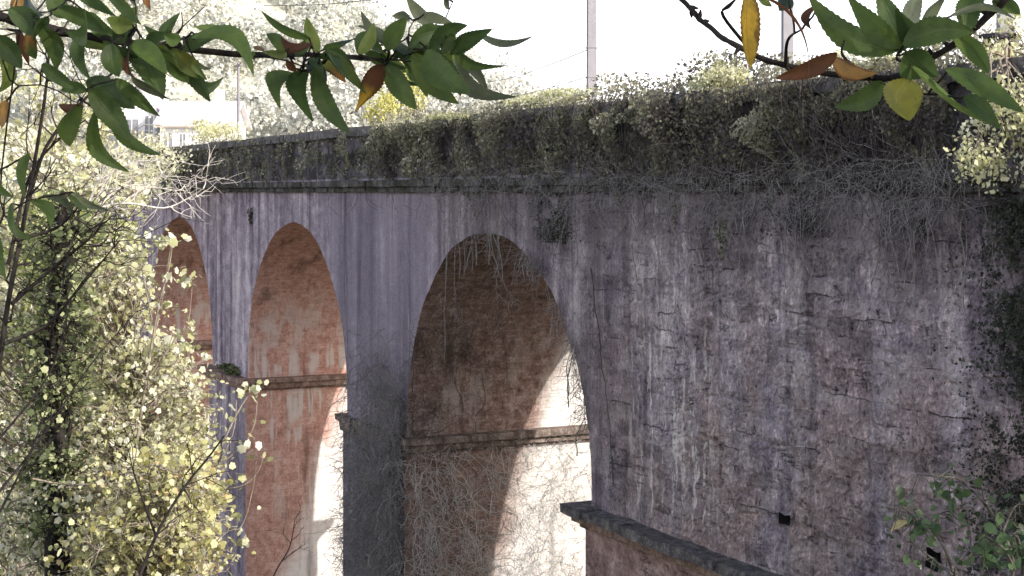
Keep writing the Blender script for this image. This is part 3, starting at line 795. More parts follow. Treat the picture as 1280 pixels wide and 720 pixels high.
# ------------------------------------------------------------------ poles and wires
def pole(px, Y, w, label, joints, seed):
    p = at(px, 240, Y); z0 = 12.32 if Y < 40 else float(gz(p[0], p[1]))
    top = 18.5
    t = thing('concrete_pole', label, 'pole', (p[0], p[1], z0), 'concrete poles along the viaduct deck')
    m = MB(); a, b = w / 2, w / 2 * .86
    b0 = len(m.v)
    ring = lambda z, k: [(p[0] - k * .35, p[1] - k * 1.0, z), (p[0] + k * .35, p[1] - k * 1.0, z), (p[0] + k * .35, p[1] + k * 1.0, z), (p[0] - k * .35, p[1] + k * 1.0, z)]
    m.v += ring(z0, a) + ring(top, b)
    for k in range(4): m.f.append((b0 + k, b0 + (k + 1) % 4, b0 + 4 + (k + 1) % 4, b0 + 4 + k))
    m.f.append((b0 + 4, b0 + 5, b0 + 6, b0 + 7)); m.build('shaft', M['concrete'], t)
    for jy in joints:
        z = 12 + (240 - jy) / FPX * Y; m = MB(); k = a * 1.03
        m.box(p[0] - k * .37, p[0] + k * .37, p[1] - k * 1.02, p[1] + k * 1.02, z - .012, z + .012); m.build('joint_band', M['joint'], t)
    m = MB(); m.box(p[0] - .06, p[0] + .06, p[1] - 1.1, p[1] + 1.1, 17.6, 17.72); m.build('crossarm', M['concrete'], t)
    for yy in (-1.0, 1.0):
        tube_mesh('insulator', [(np.array([[p[0], p[1] + yy, 17.72], [p[0], p[1] + yy, 17.80], [p[0], p[1] + yy, 17.88]]), np.array([.05, .07, .02]))], M['joint'], t, 6)
    return p
P1 = pole(739.5, 33.0, .215, 'pale concrete pole rising alone in the white sky above the creeper', [60, 97], 1)
P2 = pole(984, 26.8, .21, 'pale concrete pole half hidden by the yellow leaf and brown twig', [66], 2)
P3 = pole(1256, 22.4, .25, 'pale concrete pole at the top right corner behind the chestnut leaves', [40], 3)
pp = at(298, 240, 84.0)
zt = float(gz(pp[0], pp[1]))
t = thing('slim_pole', 'slim white pole standing beside the white house on the left', 'pole', (pp[0], pp[1], zt))
tube_mesh('shaft', [(np.array([[pp[0], pp[1], zt - .3], [pp[0], pp[1], 15], [pp[0], pp[1], 18.8]]), np.array([.09, .085, .07]))], M['concrete'], t, 8)
m = MB(); m.box(pp[0] - .5, pp[0] + .5, pp[1] - .04, pp[1] + .04, 18.6, 18.7); m.build('crossarm', M['concrete'], t)

def wire(a, b, sag, label, r=.012):
    pts = curve(a, b, 25, 0, sag); o = tube_mesh('overhead_wire', [(pts, r)], M['steel'], None, 4)
    tag(origin_to(o, pts[0]), label, 'wire', 'overhead wires')
wire(at(330, 7, 95), at(640, -26, 40), .004, 'dark overhead wire crossing the top of the sky above the left branch', .022)
wire(at(560, 97, 75), at(735, 62, 33.0), .01, 'faint lower wire running to the lone pale pole past the leafless branch end', .012)
wire(at(590, 118, 75), at(735, 96, 33.0), .006, 'faint lowest wire reaching the lone pale pole near its foot', .010)

# ------------------------------------------------------------------ houses at the far left
def house(label, px0, px1, Y, zb, hh, roofh, depth, seed, gable_to_cam):
    a = at(px0, 240, Y); b = at(px1, 240, Y); w = float(np.linalg.norm(b - a)); c = (a + b) / 2
    root = thing('village_house', label, 'house', (c[0], c[1], zb), 'houses beyond the viaduct')
    root.rotation_euler = (0, 0, math.atan2(RT[1], RT[0]))
    def add(mb, name, mat, par=None):
        o = link_mesh(name, mb.v, mb.f, mat); o.parent = par or root; return o
    g = -2.5
    m = MB(); hw = w / 2
    if gable_to_cam:
        m.prism([(-hw, g), (hw, g), (hw, hh), (0, hh + roofh), (-hw, hh)], 0, depth)
    else:
        m.box(-hw, hw, 0, depth, g, hh)
        b0 = len(m.v); m.v += [(-hw, 0, hh), (-hw, depth, hh), (-hw, depth / 2, hh + roofh), (hw, 0, hh), (hw, depth, hh), (hw, depth / 2, hh + roofh)]
        m.f += [(b0, b0 + 2, b0 + 1), (b0 + 3, b0 + 4, b0 + 5)]
    add(m, 'wall', M['plaster'])
    e = .35; m = MB()
    if gable_to_cam:
        for sx in (-1, 1):
            m.prism([(0, hh + roofh + .02), (sx * (hw + e), hh - roofh * e / hw + .02), (sx * (hw + e), hh - roofh * e / hw + .17), (0, hh + roofh + .19)][::sx], -e, depth + e)
    else:
        k = roofh / (depth / 2)
        for (y0, y1) in ((-e, depth / 2), (depth / 2, depth + e)):
            z0 = hh + roofh + .02 - abs(y0 - depth / 2) * k; z1 = hh + roofh + .02 - abs(y1 - depth / 2) * k
            b0 = len(m.v); m.v += [(-hw - e, y0, z0), (hw + e, y0, z0), (hw + e, y1, z1), (-hw - e, y1, z1), (-hw - e, y0, z0 + .15), (hw + e, y0, z0 + .15), (hw + e, y1, z1 + .15), (-hw - e, y1, z1 + .15)]
            m.f += [tuple(b0 + i for i in f) for f in ((0, 3, 2, 1), (4, 5, 6, 7), (0, 1, 5, 4), (1, 2, 6, 5), (2, 3, 7, 6), (3, 0, 4, 7))]
    rf = add(m, 'roof', M['roof'])
    m = MB(); m.box(-hw - e + .1, hw + e - .1, -e - .08, -e - .005, hh - .22 if not gable_to_cam else hh - .5, hh - .12 if not gable_to_cam else hh - .38)
    if not gable_to_cam: add(m, 'eaves_gutter', M['brownwood'], rf)
    m = MB(); m.box(hw * .3, hw * .3 + .5, depth * .55, depth * .55 + .5, hh, hh + roofh + .9); add(m, 'chimney', M['plaster'], rf)
    return root, add, w, hh
def window(add, x, z, w, h, sh=None):
    m = MB(); f = .06
    m.box(x - w / 2 - f, x + w / 2 + f, -.05, .05, z + h, z + h + f); m.box(x - w / 2 - f, x + w / 2 + f, -.05, .05, z - f, z)
    m.box(x - w / 2 - f, x - w / 2, -.05, .05, z + .002, z + h - .002); m.box(x + w / 2, x + w / 2 + f, -.05, .05, z + .002, z + h - .002); m.box(x - .025, x + .025, -.045, .04, z + .002, z + h - .002)
    fr = add(m, 'window', M['plaster'])
    m = MB(); m.box(x - w / 2 + .003, x + w / 2 - .003, -.02, .02, z + .003, z + h - .003); add(m, 'pane', M['glass'], fr)
hA = house('white house with pale roof and brown gutter seen over the far parapet', 200, 286, 94, 14.1, 1.9, 1.35, 6.0, 1, False)
window(hA[1], -1.55, .4, .5, .95); window(hA[1], -.7, .5, .35, .8)
hB = house('white house with dark windows and timber balcony at the left of the white one', 150, 194, 97, 14.6, 2.4, 1.5, 6, 2, True)
window(hB[1], -.35, .8, .8, 1.0); window(hB[1], .7, .75, .5, 1.25)
m = MB(); m.box(-1.0, .55, -.55, -.02, .35, .45); m.box(-1.0, .55, -.56, -.50, .95, 1.03)
for k in range(7): m.box(-.97 + k * .24, -.92 + k * .24, -.55, -.51, .452, .948)
hB[1](m, 'balcony', M['brownwood'])

# ------------------------------------------------------------------ hazy wooded hillside
def woodland():
    rng = np.random.default_rng(61); P, tn = [], []
    k = 0
    while k < 430:
        px = rng.uniform(-120, 760); Y = rng.uniform(104, 185)
        c = at(px, 240, Y); z = float(gz(c[0], c[1]))
        if z < 11: continue
        k += 1
        h = rng.uniform(2.2, 4.6); n = 300
        q = rng.normal(size=(n, 3)); q /= np.linalg.norm(q, axis=1, keepdims=True); q *= rng.uniform(.55, 1, (n, 1))
        q = q * [h * .55, h * .55, h * .62] + [c[0], c[1], z + h * .55]
        P.append(q); tn.append(np.clip(rng.uniform(.25, .95) + rng.normal(size=n) * .22, 0, 1))
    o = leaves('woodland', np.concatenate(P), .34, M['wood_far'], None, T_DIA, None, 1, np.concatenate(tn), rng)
    o['kind'] = 'stuff'; tag(o, 'pale hazy autumn woodland covering the hillside behind the viaduct', 'woodland')
woodland()
cy = at(500, 128, 70)
clump('yellow_bush', 'bright yellow bush showing above the coping under the left branch', 'bush', cy, (1.3, 1.3, 1.5), 1700, .16, M['bush_yellow'], M['bark_grey'], seed=62, root_at=(cy[0], cy[1], float(gz(cy[0], cy[1]))))
cy = at(272, 172, 80)
clump('garden_bush', 'pale bush in front of the white house above the parapet', 'bush', cy, (1.7, 1.5, .9), 1500, .14, M['pale_leaf'], M['bark_grey'], seed=63, root_at=(cy[0], cy[1], float(gz(cy[0], cy[1]))))

# ------------------------------------------------------------------ trees on the slope at the left
def foliage_tree(name, label, cat, base_px, Y, blobs, mat, bark, n, size, tmpl, seed, trunk_r=.06, group=None, trunk=None, spread=.5, tw=7, tintb=0.0):
    """blobs: list of (px, py, rx_px, ry_px, dY) leaf masses; limbs run from the trunk to each leaf clump"""
    rng = np.random.default_rng(seed)
    top = at(trunk[-1][0], trunk[-1][1], Y) if trunk else at(base_px, 300, Y)
    foot = at(base_px, 240, Y); foot[2] = float(gz(foot[0], foot[1])) - .2
    root = thing(name, label, cat, foot, group)
    ctrl = [foot] + ([at(a, b, Y) for a, b in trunk] if trunk else [(foot + top) / 2 + rng.normal(size=3) * .15, top])
    tk = spline(ctrl, 40); tube_mesh('trunk', [(tk, np.linspace(trunk_r * 1.5, trunk_r * .35, len(tk)))], bark, root, 7)
    L, P, tn = [], [], []
    tot = sum(b[2] * b[3] for b in blobs)
    for (px, py, rx, ry, dY) in blobs:
        nb = int(n * rx * ry / tot); nc = max(5, nb // 22)
        for k in range(nc):
            a = rng.normal(size=2); a /= max(1.0, np.linalg.norm(a))
            c = at(px + a[0] * rx * .8, py + a[1] * ry * .8, Y + dY + rng.normal() * spread)
            j = np.argmin(np.linalg.norm(tk - (c + np.array([0, 0, -.6])), axis=1))
            if 1:
                cv = curve(tk[j], c, 9, .10, -.06, rng); L.append((cv, np.linspace(trunk_r * .28, .004, 9)))
            r = .09 + .09 * rng.random()
            m_ = max(8, int(nb / nc)); q = c + rng.normal(size=(m_, 3)) * r * np.array([1, 1, .8])
            P.append(q); tn.append(np.clip(rng.uniform(.15, .85) + rng.normal(size=m_) * .2 + tintb, 0, 1))
            for z in range(tw):
                e = q[rng.integers(0, m_)]; L.append((curve(c, e, 5, .15, 0, rng), np.linspace(.006, .0025, 5)))
    P = np.concatenate(P); tn = np.concatenate(tn)
    if L: tube_mesh('branch', L, bark, root, 4)
    leaves('foliage', P, size, mat, root, tmpl, SUN * 1.0 + np.array([.15, -.2, .15]), 1.3, tn, rng)
    return root, tk

foliage_tree('leafy_shrub', 'pale yellow-green shrub filling the far left edge behind the ivy trunk', 'shrub', 20, 21, [(10, 560, 90, 170, 0), (20, 330, 90, 110, 0), (60, 250, 80, 60, .5), (120, 235, 60, 40, .5)], M['pale_leaf'], M['bark_warm'], 6500, .075, T_OVAL, 71, .06, 'shrubs on the slope', [(30, 600), (50, 420), (60, 240)], .8)
root_ivy, tk = foliage_tree('ivy_clad_tree', 'tree trunk wrapped in dark ivy at the left, lit leaves around it', 'tree', 70, 16, [(75, 430, 24, 90, 0), (66, 570, 22, 110, 0), (80, 300, 20, 60, 0)], M['ivy_leaf'], M['bark'], 4200, .05, T_LOBE, 72, .10, None, [(72, 640), (66, 520), (70, 400), (76, 300), (80, 240)], .25)
foliage_tree('leafy_shrub', 'whitish leafy thicket deep behind the dark leaning tree at the left edge', 'shrub', 60, 27, [(0, 400, 80, 130, 0), (70, 350, 80, 120, 0), (110, 250, 70, 70, 0), (30, 220, 80, 80, 0), (40, 600, 110, 140, 0), (60, 150, 90, 60, 1)], M['pale_leaf'], M['bark_warm'], 9000, .10, T_OVAL, 78, .07, 'shrubs on the slope', [(50, 620), (60, 420), (70, 240)], .9)
foliage_tree('maple_sapling', 'sunlit cream-leaved sapling in front of the smallest visible arch', 'tree', 150, 17.5, [(138, 440, 58, 120, 0), (138, 350, 44, 60, 0), (190, 500, 62, 80, -.3), (135, 590, 95, 85, -.6), (60, 640, 70, 80, -.6), (228, 540, 34, 70, -.2), (192, 455, 34, 36, 0)], M['pale_leaf'], M['bark_warm'], 9500, .052, T_LOBE, 73, .04, 'sunlit saplings on the slope', [(152, 640), (160, 480), (165, 320)], .5)
foliage_tree('maple_sapling', 'low golden-leaved sapling at the bottom left before the left pier', 'tree', 205, 15, [(200, 640, 66, 70, 0), (150, 690, 60, 45, 0), (245, 610, 28, 45, 0), (250, 690, 26, 36, 0)], M['yellow_leaf'], M['bark_warm'], 4600, .052, T_LOBE, 74, .035, 'sunlit saplings on the slope', [(180, 715), (205, 650), (238, 590)], .4, tintb=.0)
foliage_tree('leafy_shrub', 'bright green bush below the branch tip at the upper left', 'shrub', 110, 19, [(75, 300, 55, 50, 0), (120, 325, 42, 55, 0), (60, 390, 50, 60, 0), (100, 470, 60, 60, 0)], M['green_leaf'], M['bark_grey'], 4600, .058, T_OVAL, 75, .05, 'shrubs on the slope', [(108, 600), (105, 420), (90, 290)], .6)

def arch_sapling(label, lines, Y, leafpts, seed):
    rng = np.random.default_rng(seed); f = at(lines[0][0][0], lines[0][0][1], Y)
    g = f.copy(); g[2] = float(gz(f[0], f[1])) - .1
    root = thing('slender_sapling', label, 'sapling', g, 'sunlit saplings on the slope'); L = []
    for k, ln in enumerate(lines):
        c = [at(a, b, Y) for a, b in ln]
        sp = spline(c, 26)
        if k == 0: sp = np.concatenate([curve(g, sp[0], 9, .02, 0, rng)[:-1], sp])
        L.append((sp, np.linspace(.022 if k == 0 else .010, .004, len(sp))))
    tube_mesh('branch', L, M['bark_warm'], root, 5)
    P = []
    for (a, b, k) in leafpts:
        for i in range(k): P.append(at(a + rng.normal() * 9, b + rng.normal() * 7, Y + rng.normal() * .08))
    leaves('foliage', np.array(P), .068, M['pale_leaf'], root, T_LOBE, SUN, 1.3, None, rng)
arch_sapling('slender sapling with few pale leaves arching in front of the left pier', [[(240, 740), (245, 640), (285, 540), (310, 495), (322, 486)], [(262, 590), (300, 560), (318, 530), (322, 490)], [(255, 612), (300, 608), (322, 590), (332, 560)], [(270, 650), (300, 660), (318, 600), (320, 560)], [(262, 600), (290, 545), (296, 500)]], 15.5, [(320, 487, 9), (302, 492, 7), (296, 520, 6), (310, 555, 5), (330, 565, 5), (275, 560, 12), (300, 600, 6), (260, 620, 14), (290, 660, 8), (305, 680, 7), (320, 535, 3)], 76)
arch_sapling('slender sapling with bright leaf tufts over the dark far arch', [[(170, 560), (195, 400), (212, 330), (216, 290)], [(185, 450), (200, 390), (205, 360), (214, 305)], [(180, 480), (215, 430), (235, 400), (240, 360)], [(190, 400), (180, 350), (170, 300)]], 16.5, [(216, 298, 18), (203, 302, 14), (228, 350, 13), (238, 348, 14), (210, 385, 12), (241, 402, 12), (228, 420, 12), (168, 294, 14), (172, 330, 12), (247, 440, 14), (186, 290, 8)], 77)

def bare(label, name, lines, Y, r, mat, seed, subs=8, sublen=40, cat='shrub', group=None, ground=True):
    rng = np.random.default_rng(seed); L = []; f = at(*lines[0][0], Y); g = f.copy()
    if ground: g[2] = float(gz(f[0], f[1])) - .1
    root = thing(name, label, cat, g, group)
    for k, ln in enumerate(lines):
        c = [at(a, b, Y + rng.normal() * .1) for a, b in ln]
        sp = spline(c, 24)
        if k == 0 and ground: sp = np.concatenate([curve(g, sp[0], 9, .02, 0, rng)[:-1], sp])
        rr = r if k == 0 else r * .6; L.append((sp, np.linspace(rr, rr * .3, len(sp))))
        for q in range(subs):
            i = rng.integers(len(sp) // 3, len(sp)); s_ = sublen / FPX * Y
            d = (sp[min(i, len(sp) - 1)] - sp[max(0, i - 2)]); d = d / (np.linalg.norm(d) + 1e-6) + rng.normal(size=3) * .7
            e = sp[i] + d * s_ * rng.uniform(.3, 1); cv = curve(sp[i], e, 6, .2, 0, rng); L.append((cv, np.linspace(rr * .35, rr * .12, 6)))
            for w in range(2):
                e2 = cv[3] + (d + rng.normal(size=3)) * s_ * .3; L.append((curve(cv[3], e2, 4, .2, 0, rng), np.linspace(rr * .2, rr * .1, 4)))
    tube_mesh('branch', L, mat, root, 5)
    return root
bare('bare bleached white twigs spreading in front of the far parapet end', 'bare_shrub', [[(95, 290), (120, 262), (160, 254), (205, 260), (235, 248), (254, 236)], [(120, 262), (150, 235), (190, 228), (213, 205)], [(150, 255), (185, 235), (222, 238), (232, 230)], [(120, 250), (140, 215), (175, 200)], [(110, 255), (125, 225), (150, 215)]], 19, .022, M['twig_white'], 81, 14, 42)
bare('thin dark leafless tree leaning across the left edge', 'bare_tree', [[(-10, 520), (10, 380), (35, 250), (55, 130), (62, 60)], [(15, 380), (60, 340), (110, 300), (140, 270)], [(5, 430), (60, 405), (95, 365), (150, 300)], [(30, 270), (60, 180), (120, 110), (180, 60)], [(10, 330), (40, 215), (100, 150)], [(20, 300), (70, 285), (95, 262)]], 9, .022, M['bark'], 82, 9, 60, 'tree')
bare('dark leaning branches crossing the lower left foliage', 'bare_tree', [[(160, 760), (195, 670), (230, 610), (262, 570), (280, 545)], [(195, 670), (170, 600), (160, 560)], [(-5, 620), (50, 550), (110, 460), (170, 390)], [(-10, 560), (60, 470), (85, 390)], [(0, 640), (40, 560), (62, 500)]], 12, .018, M['bark'], 83, 8, 50, 'tree')
bare('pale lichen-grey dead branch lying across the ivy trunk', 'dead_branch', [[(40, 598), (70, 604), (105, 606), (135, 600)]], 15.5, .013, M['bark_warm'], 84, 9, 26, 'branch', None, False)
bare('dead forked twig rising at the bottom before the left pier', 'bare_shrub', [[(322, 770), (344, 716), (362, 684), (369, 648)], [(352, 702), (362, 694), (378, 682)]], 16, .012, M['bark'], 85, 5, 18)

# ------------------------------------------------------------------ foreground branches
def leaf_blade(base, tip, hw, droop, roll, seed, serr=.05):
    """one serrated leaf from base to tip (world points), half width hw in metres"""
    rng = np.random.default_rng(seed)
    base = np.asarray(base); tip = np.asarray(tip); ax = tip - base; L = np.linalg.norm(ax); ax /= L
    view = (base + tip) / 2 - EYE; view /= np.linalg.norm(view)
    side = np.cross(ax, view); side /= np.linalg.norm(side); nrm = np.cross(side, ax)
    ca, sa = math.cos(roll), math.sin(roll); side, nrm = side * ca + nrm * sa, nrm * ca - side * sa
    n = 30; V, UV, F = [], [], []
    cols = (-1, -.6, -.25, 0, .25, .6, 1)
    bend = rng.normal() * .13; twist = rng.normal() * .55; asym = rng.uniform(.86, 1.14)
    ripple = rng.uniform(0, 6)
    for i in range(n + 1):
        t = i / n
        w = (math.sin(math.pi * t ** .85) ** .72) * (1.06 - .22 * t) if t < 1 else 0
        w = max(w, .012)
        ctr = base + ax * L * t + nrm * (-droop * L * (t * t - t) * 2) + side * (bend * L * math.sin(math.pi * t))
        tc_, ts_ = math.cos(twist * t), math.sin(twist * t); sd, nm_ = side * tc_ + nrm * ts_, nrm * tc_ - side * ts_
        for u in cols:
            ww = w * u * (asym if u > 0 else 2 - asym)
            if abs(u) == 1: ww *= 1 + serr * (1 if i % 2 else -1)
            zz = abs(u) * w * hw * .35 + math.sin(t * 9 + ripple + u * 2) * .04 * hw * abs(u)
            V.append(ctr + sd * ww * hw - nm_ * zz); UV.append((u, t))
    m = len(cols)
    for i in range(n):
        for k in range(m - 1): F.append((i * m + k, i * m + k + 1, (i + 1) * m + k + 1, (i + 1) * m + k))
    return np.array(V), F, UV

GREEN = (.105, .165, .05); DGREEN = (.072, .120, .04); LGREEN = (.19, .25, .065); TEAL = (.11, .16, .14); YELL = (.50, .33, .05); OCH = (.30, .17, .06)
BROWN = (.11, .045, .028); REDB = (.17, .07, .042); YGREEN = (.21, .22, .045); GREY = (.12, .145, .095); ORANGE = (.42, .19, .06)

def branch_thing(label, spine, twigs, leaf_list, Y, spine_r, seed, connect, name='overhanging_branch', barkmat='bark', limb_from=None, dj=.05):
    rng = np.random.default_rng(seed)
    jit = lambda: rng.normal() * dj
    def P3(p, dy=0): return at(p[0], p[1], Y + dy)
    root = thing(name, label, 'branch', connect)
    sp = [np.asarray(connect, float)] + [P3(p, .02 * i) for i, p in enumerate(spine)] if connect is not None else [P3(p) for p in spine]
    s = spline(sp, 90); s += np.stack([nz1(np.arange(len(s)), .35, seed + q) for q in (1, 2, 3)], 1) * .0016
    r = np.linspace(spine_r[0], spine_r[1], len(s)) * (1 + .22 * nz1(np.arange(len(s)), .9, seed))
    L = [(s, r)]
    if limb_from is not None:      # the limb outside the frame that carries this bough back to its tree
        L.append((curve(limb_from, s[0], 14, .06, 0, rng), np.linspace(spine_r[0] * 4, spine_r[0], 14)))
    for tw in twigs:
        q = [P3(p, .03) for p in tw]; j = np.argmin(np.linalg.norm(s - q[0], axis=1)); q[0] = s[j]
        c = spline(q, 16); L.append((c, np.linspace(spine_r[1] * .75, spine_r[1] * .35, len(c))))
    for k in range(26):      # buds and knots
        i = rng.integers(8, len(s) - 1); d = rng.normal(size=3); d /= np.linalg.norm(d)
        L.append((np.array([s[i], s[i] + d * .006, s[i] + d * .013]), np.array([.0028, .0032, .001])))
    allp = np.concatenate([l[0] for l in L[:1 + len(twigs)]])
    groups = {}; pet = []
    for i, lf in enumerate(leaf_list):
        (bx, by, tx, ty, hw, colr) = lf[:6]
        dy = jit(); ry = jit() * .9
        b = at(bx, by, Y + dy); t_ = at(tx, ty, Y + dy + ry)
        V, F, UV = leaf_blade(b, t_, hw * rng.uniform(.86, 1.14) / FPX * Y, rng.uniform(-.08, .34), rng.normal() * .5, seed * 100 + i, .055)
        c1 = np.array(colr); c2 = np.array(lf[6]) if len(lf) > 6 else c1
        tv = np.array([u[1] for u in UV]); w = np.clip((tv - .35) * 2.5 + .4 * nz1(V[:, 0] * 60 + V[:, 2] * 40, 1, i), 0, 1)[:, None]
        cc = np.concatenate([(c1 * (1 - w) + c2 * w) * (rng.uniform(.8, 1.2)), np.ones((len(V), 1))], 1)
        turned = colr in (YELL, OCH, BROWN, REDB, YGREEN, ORANGE)
        key = ('turned', i) if turned else ('green', 0)
        g = groups.setdefault(key, [[], [], [], [], 0, colr]); o = g[4]
        g[0].append(V); g[1] += [tuple(a + o for a in f) for f in F]; g[2] += UV; g[3].append(cc); g[4] += len(V)
        j = np.argmin(np.linalg.norm(allp - b, axis=1)); pj = allp[j]
        if np.linalg.norm(pj - b) < .16:
            pet.append((curve(pj, b + (t_ - b) * .03, 6, .06, 0, rng), np.linspace(.0016, .0011, 6)))
    tube_mesh('bough', L + pet, M[barkmat], root, 7)
    nm = {YELL: 'yellow turned leaf', OCH: 'ochre brown turned leaf', BROWN: 'dark brown curled leaf', REDB: 'reddish brown leaf', YGREEN: 'yellow-green leaf', ORANGE: 'orange turned leaf'}
    for key, g in groups.items():
        o = link_mesh('foliage' if key[0] == 'green' else 'turned_leaf', np.concatenate(g[0]), g[1], M['hero'], root, True, {'col': np.concatenate(g[3])}, g[2])
        if key[0] == 'turned': o['label'] = nm[g[5]]
    return root

LEFT = [
 (22, -6, 18, 21, 12, OCH), (34, -6, 54, 19, 10, TEAL), (72, 10, 131, 40, 13, DGREEN), (96, -8, 147, 21, 10, DGREEN), (133, -12, 177, 31, 9, GREEN), (166, 31, 133, 23, 11, LGREEN),
 (170, -10, 171, 8, 7, GREY), (184, -8, 188, 14, 5, ORANGE), (214, 38, 180, 32, 9, GREEN), (-3, 44, 27, 86, 14, DGREEN), (24, 38, 37, 82, 9, BROWN), (36, 36, 45, 74, 9, OCH, GREEN), (50, 42, 78, 73, 8, GREEN),
 (52, 80, 98, 113, 9, GREEN), (109, 112, 76, 113, 10, DGREEN), (97, 130, 87, 183, 16, GREEN), (105, 134, 73, 131, 7, BROWN), (138, 54, 148, 96, 14, DGREEN), (157, 68, 170, 98, 4, REDB),
 (166, 54, 204, 125, 17, DGREEN), (207, 66, 263, 127, 14, DGREEN), (204, 68, 236, 104, 14, GREEN), (108, 100, 169, 136, 14, DGREEN), (143, 98, 201, 146, 9, DGREEN), (112, 111, 163, 180, 14, DGREEN),
 (119, 137, 162, 215, 12, GREEN), (138, 140, 202, 194, 10, DGREEN), (164, 97, 212, 124, 6, GREY), (286, 45, 244, 34, 10, GREEN), (239, 47, 317, 95, 13, GREEN), (222, 64, 256, 98, 7, YGREEN, GREEN), (248, 78, 265, 85, 3, GREY),
 (388, 48, 326, 13, 10, GREEN), (397, 66, 383, 22, 10, LGREEN), (391, 56, 351, 45, 10, BROWN), (358, 66, 333, 42, 8, GREEN), (358, 64, 328, 65, 6, LGREEN), (320, 66, 296, 55, 6, GREEN), (330, 65, 316, 58, 4, OCH),
 (405, 62, 441, 49, 10, GREEN, TEAL), (358, 76, 370, 90, 5, BROWN), (370, 93, 350, 136, 15, GREEN), (384, 86, 391, 152, 15, DGREEN), (392, 85, 438, 167, 13, DGREEN), (384, 79, 406, 113, 9, TEAL), (394, 79, 432, 103, 10, YGREEN, ORANGE),
 (406, 63, 457, 117, 14, GREEN), (477, 80, 443, 141, 14, REDB, YELL), (480, 82, 521, 137, 14, GREEN), (511, 70, 528, 107, 10, GREEN), (514, 74, 574, 130, 11, GREEN), (531, 65, 587, 119, 16, GREEN), (545, 73, 612, 125, 10, GREY),
 (562, 55, 646, 121, 13, GREY), (566, 54, 636, 82, 8, GREEN), (592, 54, 556, 44, 8, GREY), (596, 41, 667, 45, 5, GREY), (541, 33, 507, -6, 10, GREY), (530, 17, 566, 29, 7, GREY), (516, 67, 542, 26, 10, GREY), (515, 64, 481, 31, 8, GREY),
 (488, 58, 451, 13, 7, GREY), (485, 46, 445, 32, 6, GREY), (513, 23, 490, 20, 7, GREY), (479, 68, 440, 49, 9, DGREEN), (487, 50, 470, 54, 7, GREY), (492, 72, 484, 50, 7, GREY), (555, -8, 561, 12, 6, GREY), (510, 68, 520, 100, 8, DGREEN), (556, 62, 572, 98, 7, LGREEN),
 (36, 192, 31, 249, 7, GREEN), (14, 254, 40, 296, 9, GREEN), (38, 250, 63, 285, 9, GREEN), (54, 244, 91, 269, 6, GREY), (84, 243, 117, 268, 6, GREEN), (-8, 222, 16, 246, 8, DGREEN), (12, 10, 40, 46, 12, DGREEN), (60, -8, 92, 22, 12, GREEN), (0, 62, -6, 118, 11, LGREEN), (8, 125, 2, 160, 8, OCH), (60, 20, 40, 52, 10, DGREEN), (226, 50, 205, 44, 9, GREEN), (110, 15, 150, 45, 12, DGREEN), (20, 20, 62, 40, 11, DGREEN), (-5, 290, 8, 350, 8, GREEN), (90, 240, 138, 262, 5, GREY),
]
_r = np.random.default_rng(404)
for _k in range(46):
    _x = float(_r.choice([_r.uniform(-10, 250), _r.uniform(340, 470), _r.uniform(470, 575)], p=[.55, .15, .30]))
    _y = float(np.interp(_x, [-20, 50, 100, 160, 210, 300, 430, 550], [17, 34, 44, 53, 59, 68, 71, 62])) + float(_r.uniform(-6, 8))
    _up = _r.random() < .30; _a = _r.uniform(.35, 1.35); _l = _r.uniform(32, 68)
    LEFT.append((_x, _y, _x + _l * math.cos(_a), _y + _l * math.sin(_a) * (-.8 if _up else 1), _l * _r.uniform(.17, .24), [GREEN, DGREEN, DGREEN, LGREEN][int(_r.integers(0, 4))]))
c_left = at(-700, -60, 2.0)
branch_thing('long dark leafy branch reaching across the upper left of the view', [(-160, -12), (-20, 17), (50, 34), (100, 44), (160, 53), (210, 59), (300, 68), (360, 68), (430, 71), (500, 70), (530, 67), (546, 62)],
 [[(205, 60), (222, 40), (256, 8)], [(205, 60), (225, 50), (245, 42)], [(205, 60), (227, 35), (227, 15)], [(525, 66), (548, 40), (558, 20), (566, 2)], [(540, 62), (580, 49), (592, 52)], [(592, 52), (596, 44), (598, 41)], [(160, 53), (168, 38), (170, 20), (168, -5)], [(395, 70), (380, 85), (372, 95)], [(485, 70), (505, 50), (512, 35), (518, 25)],
  [(-20, 95), (12, 100), (50, 106), (75, 115), (96, 128), (110, 112)], [(-20, 17), (20, 12), (60, 15), (85, 0)], [(100, 44), (60, 40), (0, 36), (-20, 38)], [(-30, 256), (0, 251), (36, 250), (60, 246), (90, 240)], [(300, 70), (350, 74), (385, 84), (400, 80)], [(430, 72), (470, 76), (500, 72)]],
 LEFT, 2.2, (.0088, .0019), 5, c_left)

RIGHT = [
 (934, -10, 938, 85, 19, YELL), (944, -8, 1011, 96, 6, REDB), (1047, 66, 969, 98, 14, REDB), (1040, 72, 1098, 91, 12, OCH), (1022, 6, 1014, 37, 6, BROWN), (1122, 64, 1008, -8, 17, GREEN), (1126, 60, 1052, -22, 21, GREEN),
 (1130, 64, 1096, -14, 17, DGREEN), (1128, 52, 1152, -12, 15, GREY), (1128, 56, 1218, 40, 20, DGREEN), (1187, 20, 1271, 25, 7, GREY), (1206, 38, 1234, -14, 15, DGREEN), (1192, 42, 1236, 92, 15, GREEN), (1104, 102, 1044, 134, 15, GREEN),
 (1137, 100, 1136, 151, 25, YGREEN), (1138, 82, 1251, 160, 25, GREEN), (1182, 86, 1280, 140, 14, GREEN), (1130, 66, 1172, 96, 22, DGREEN), (1135, 60, 1120, 10, 14, DGREEN), (1205, 120, 1252, 162, 12, DGREEN), (985, -10, 975, 14, 10, TEAL), (945, -8, 965, 8, 8, LGREEN), (1150, 30, 1185, -8, 14, GREY), (1240, 0, 1275, 18, 10, DGREEN),
]
c_right = at(1500, -150, 1.9)
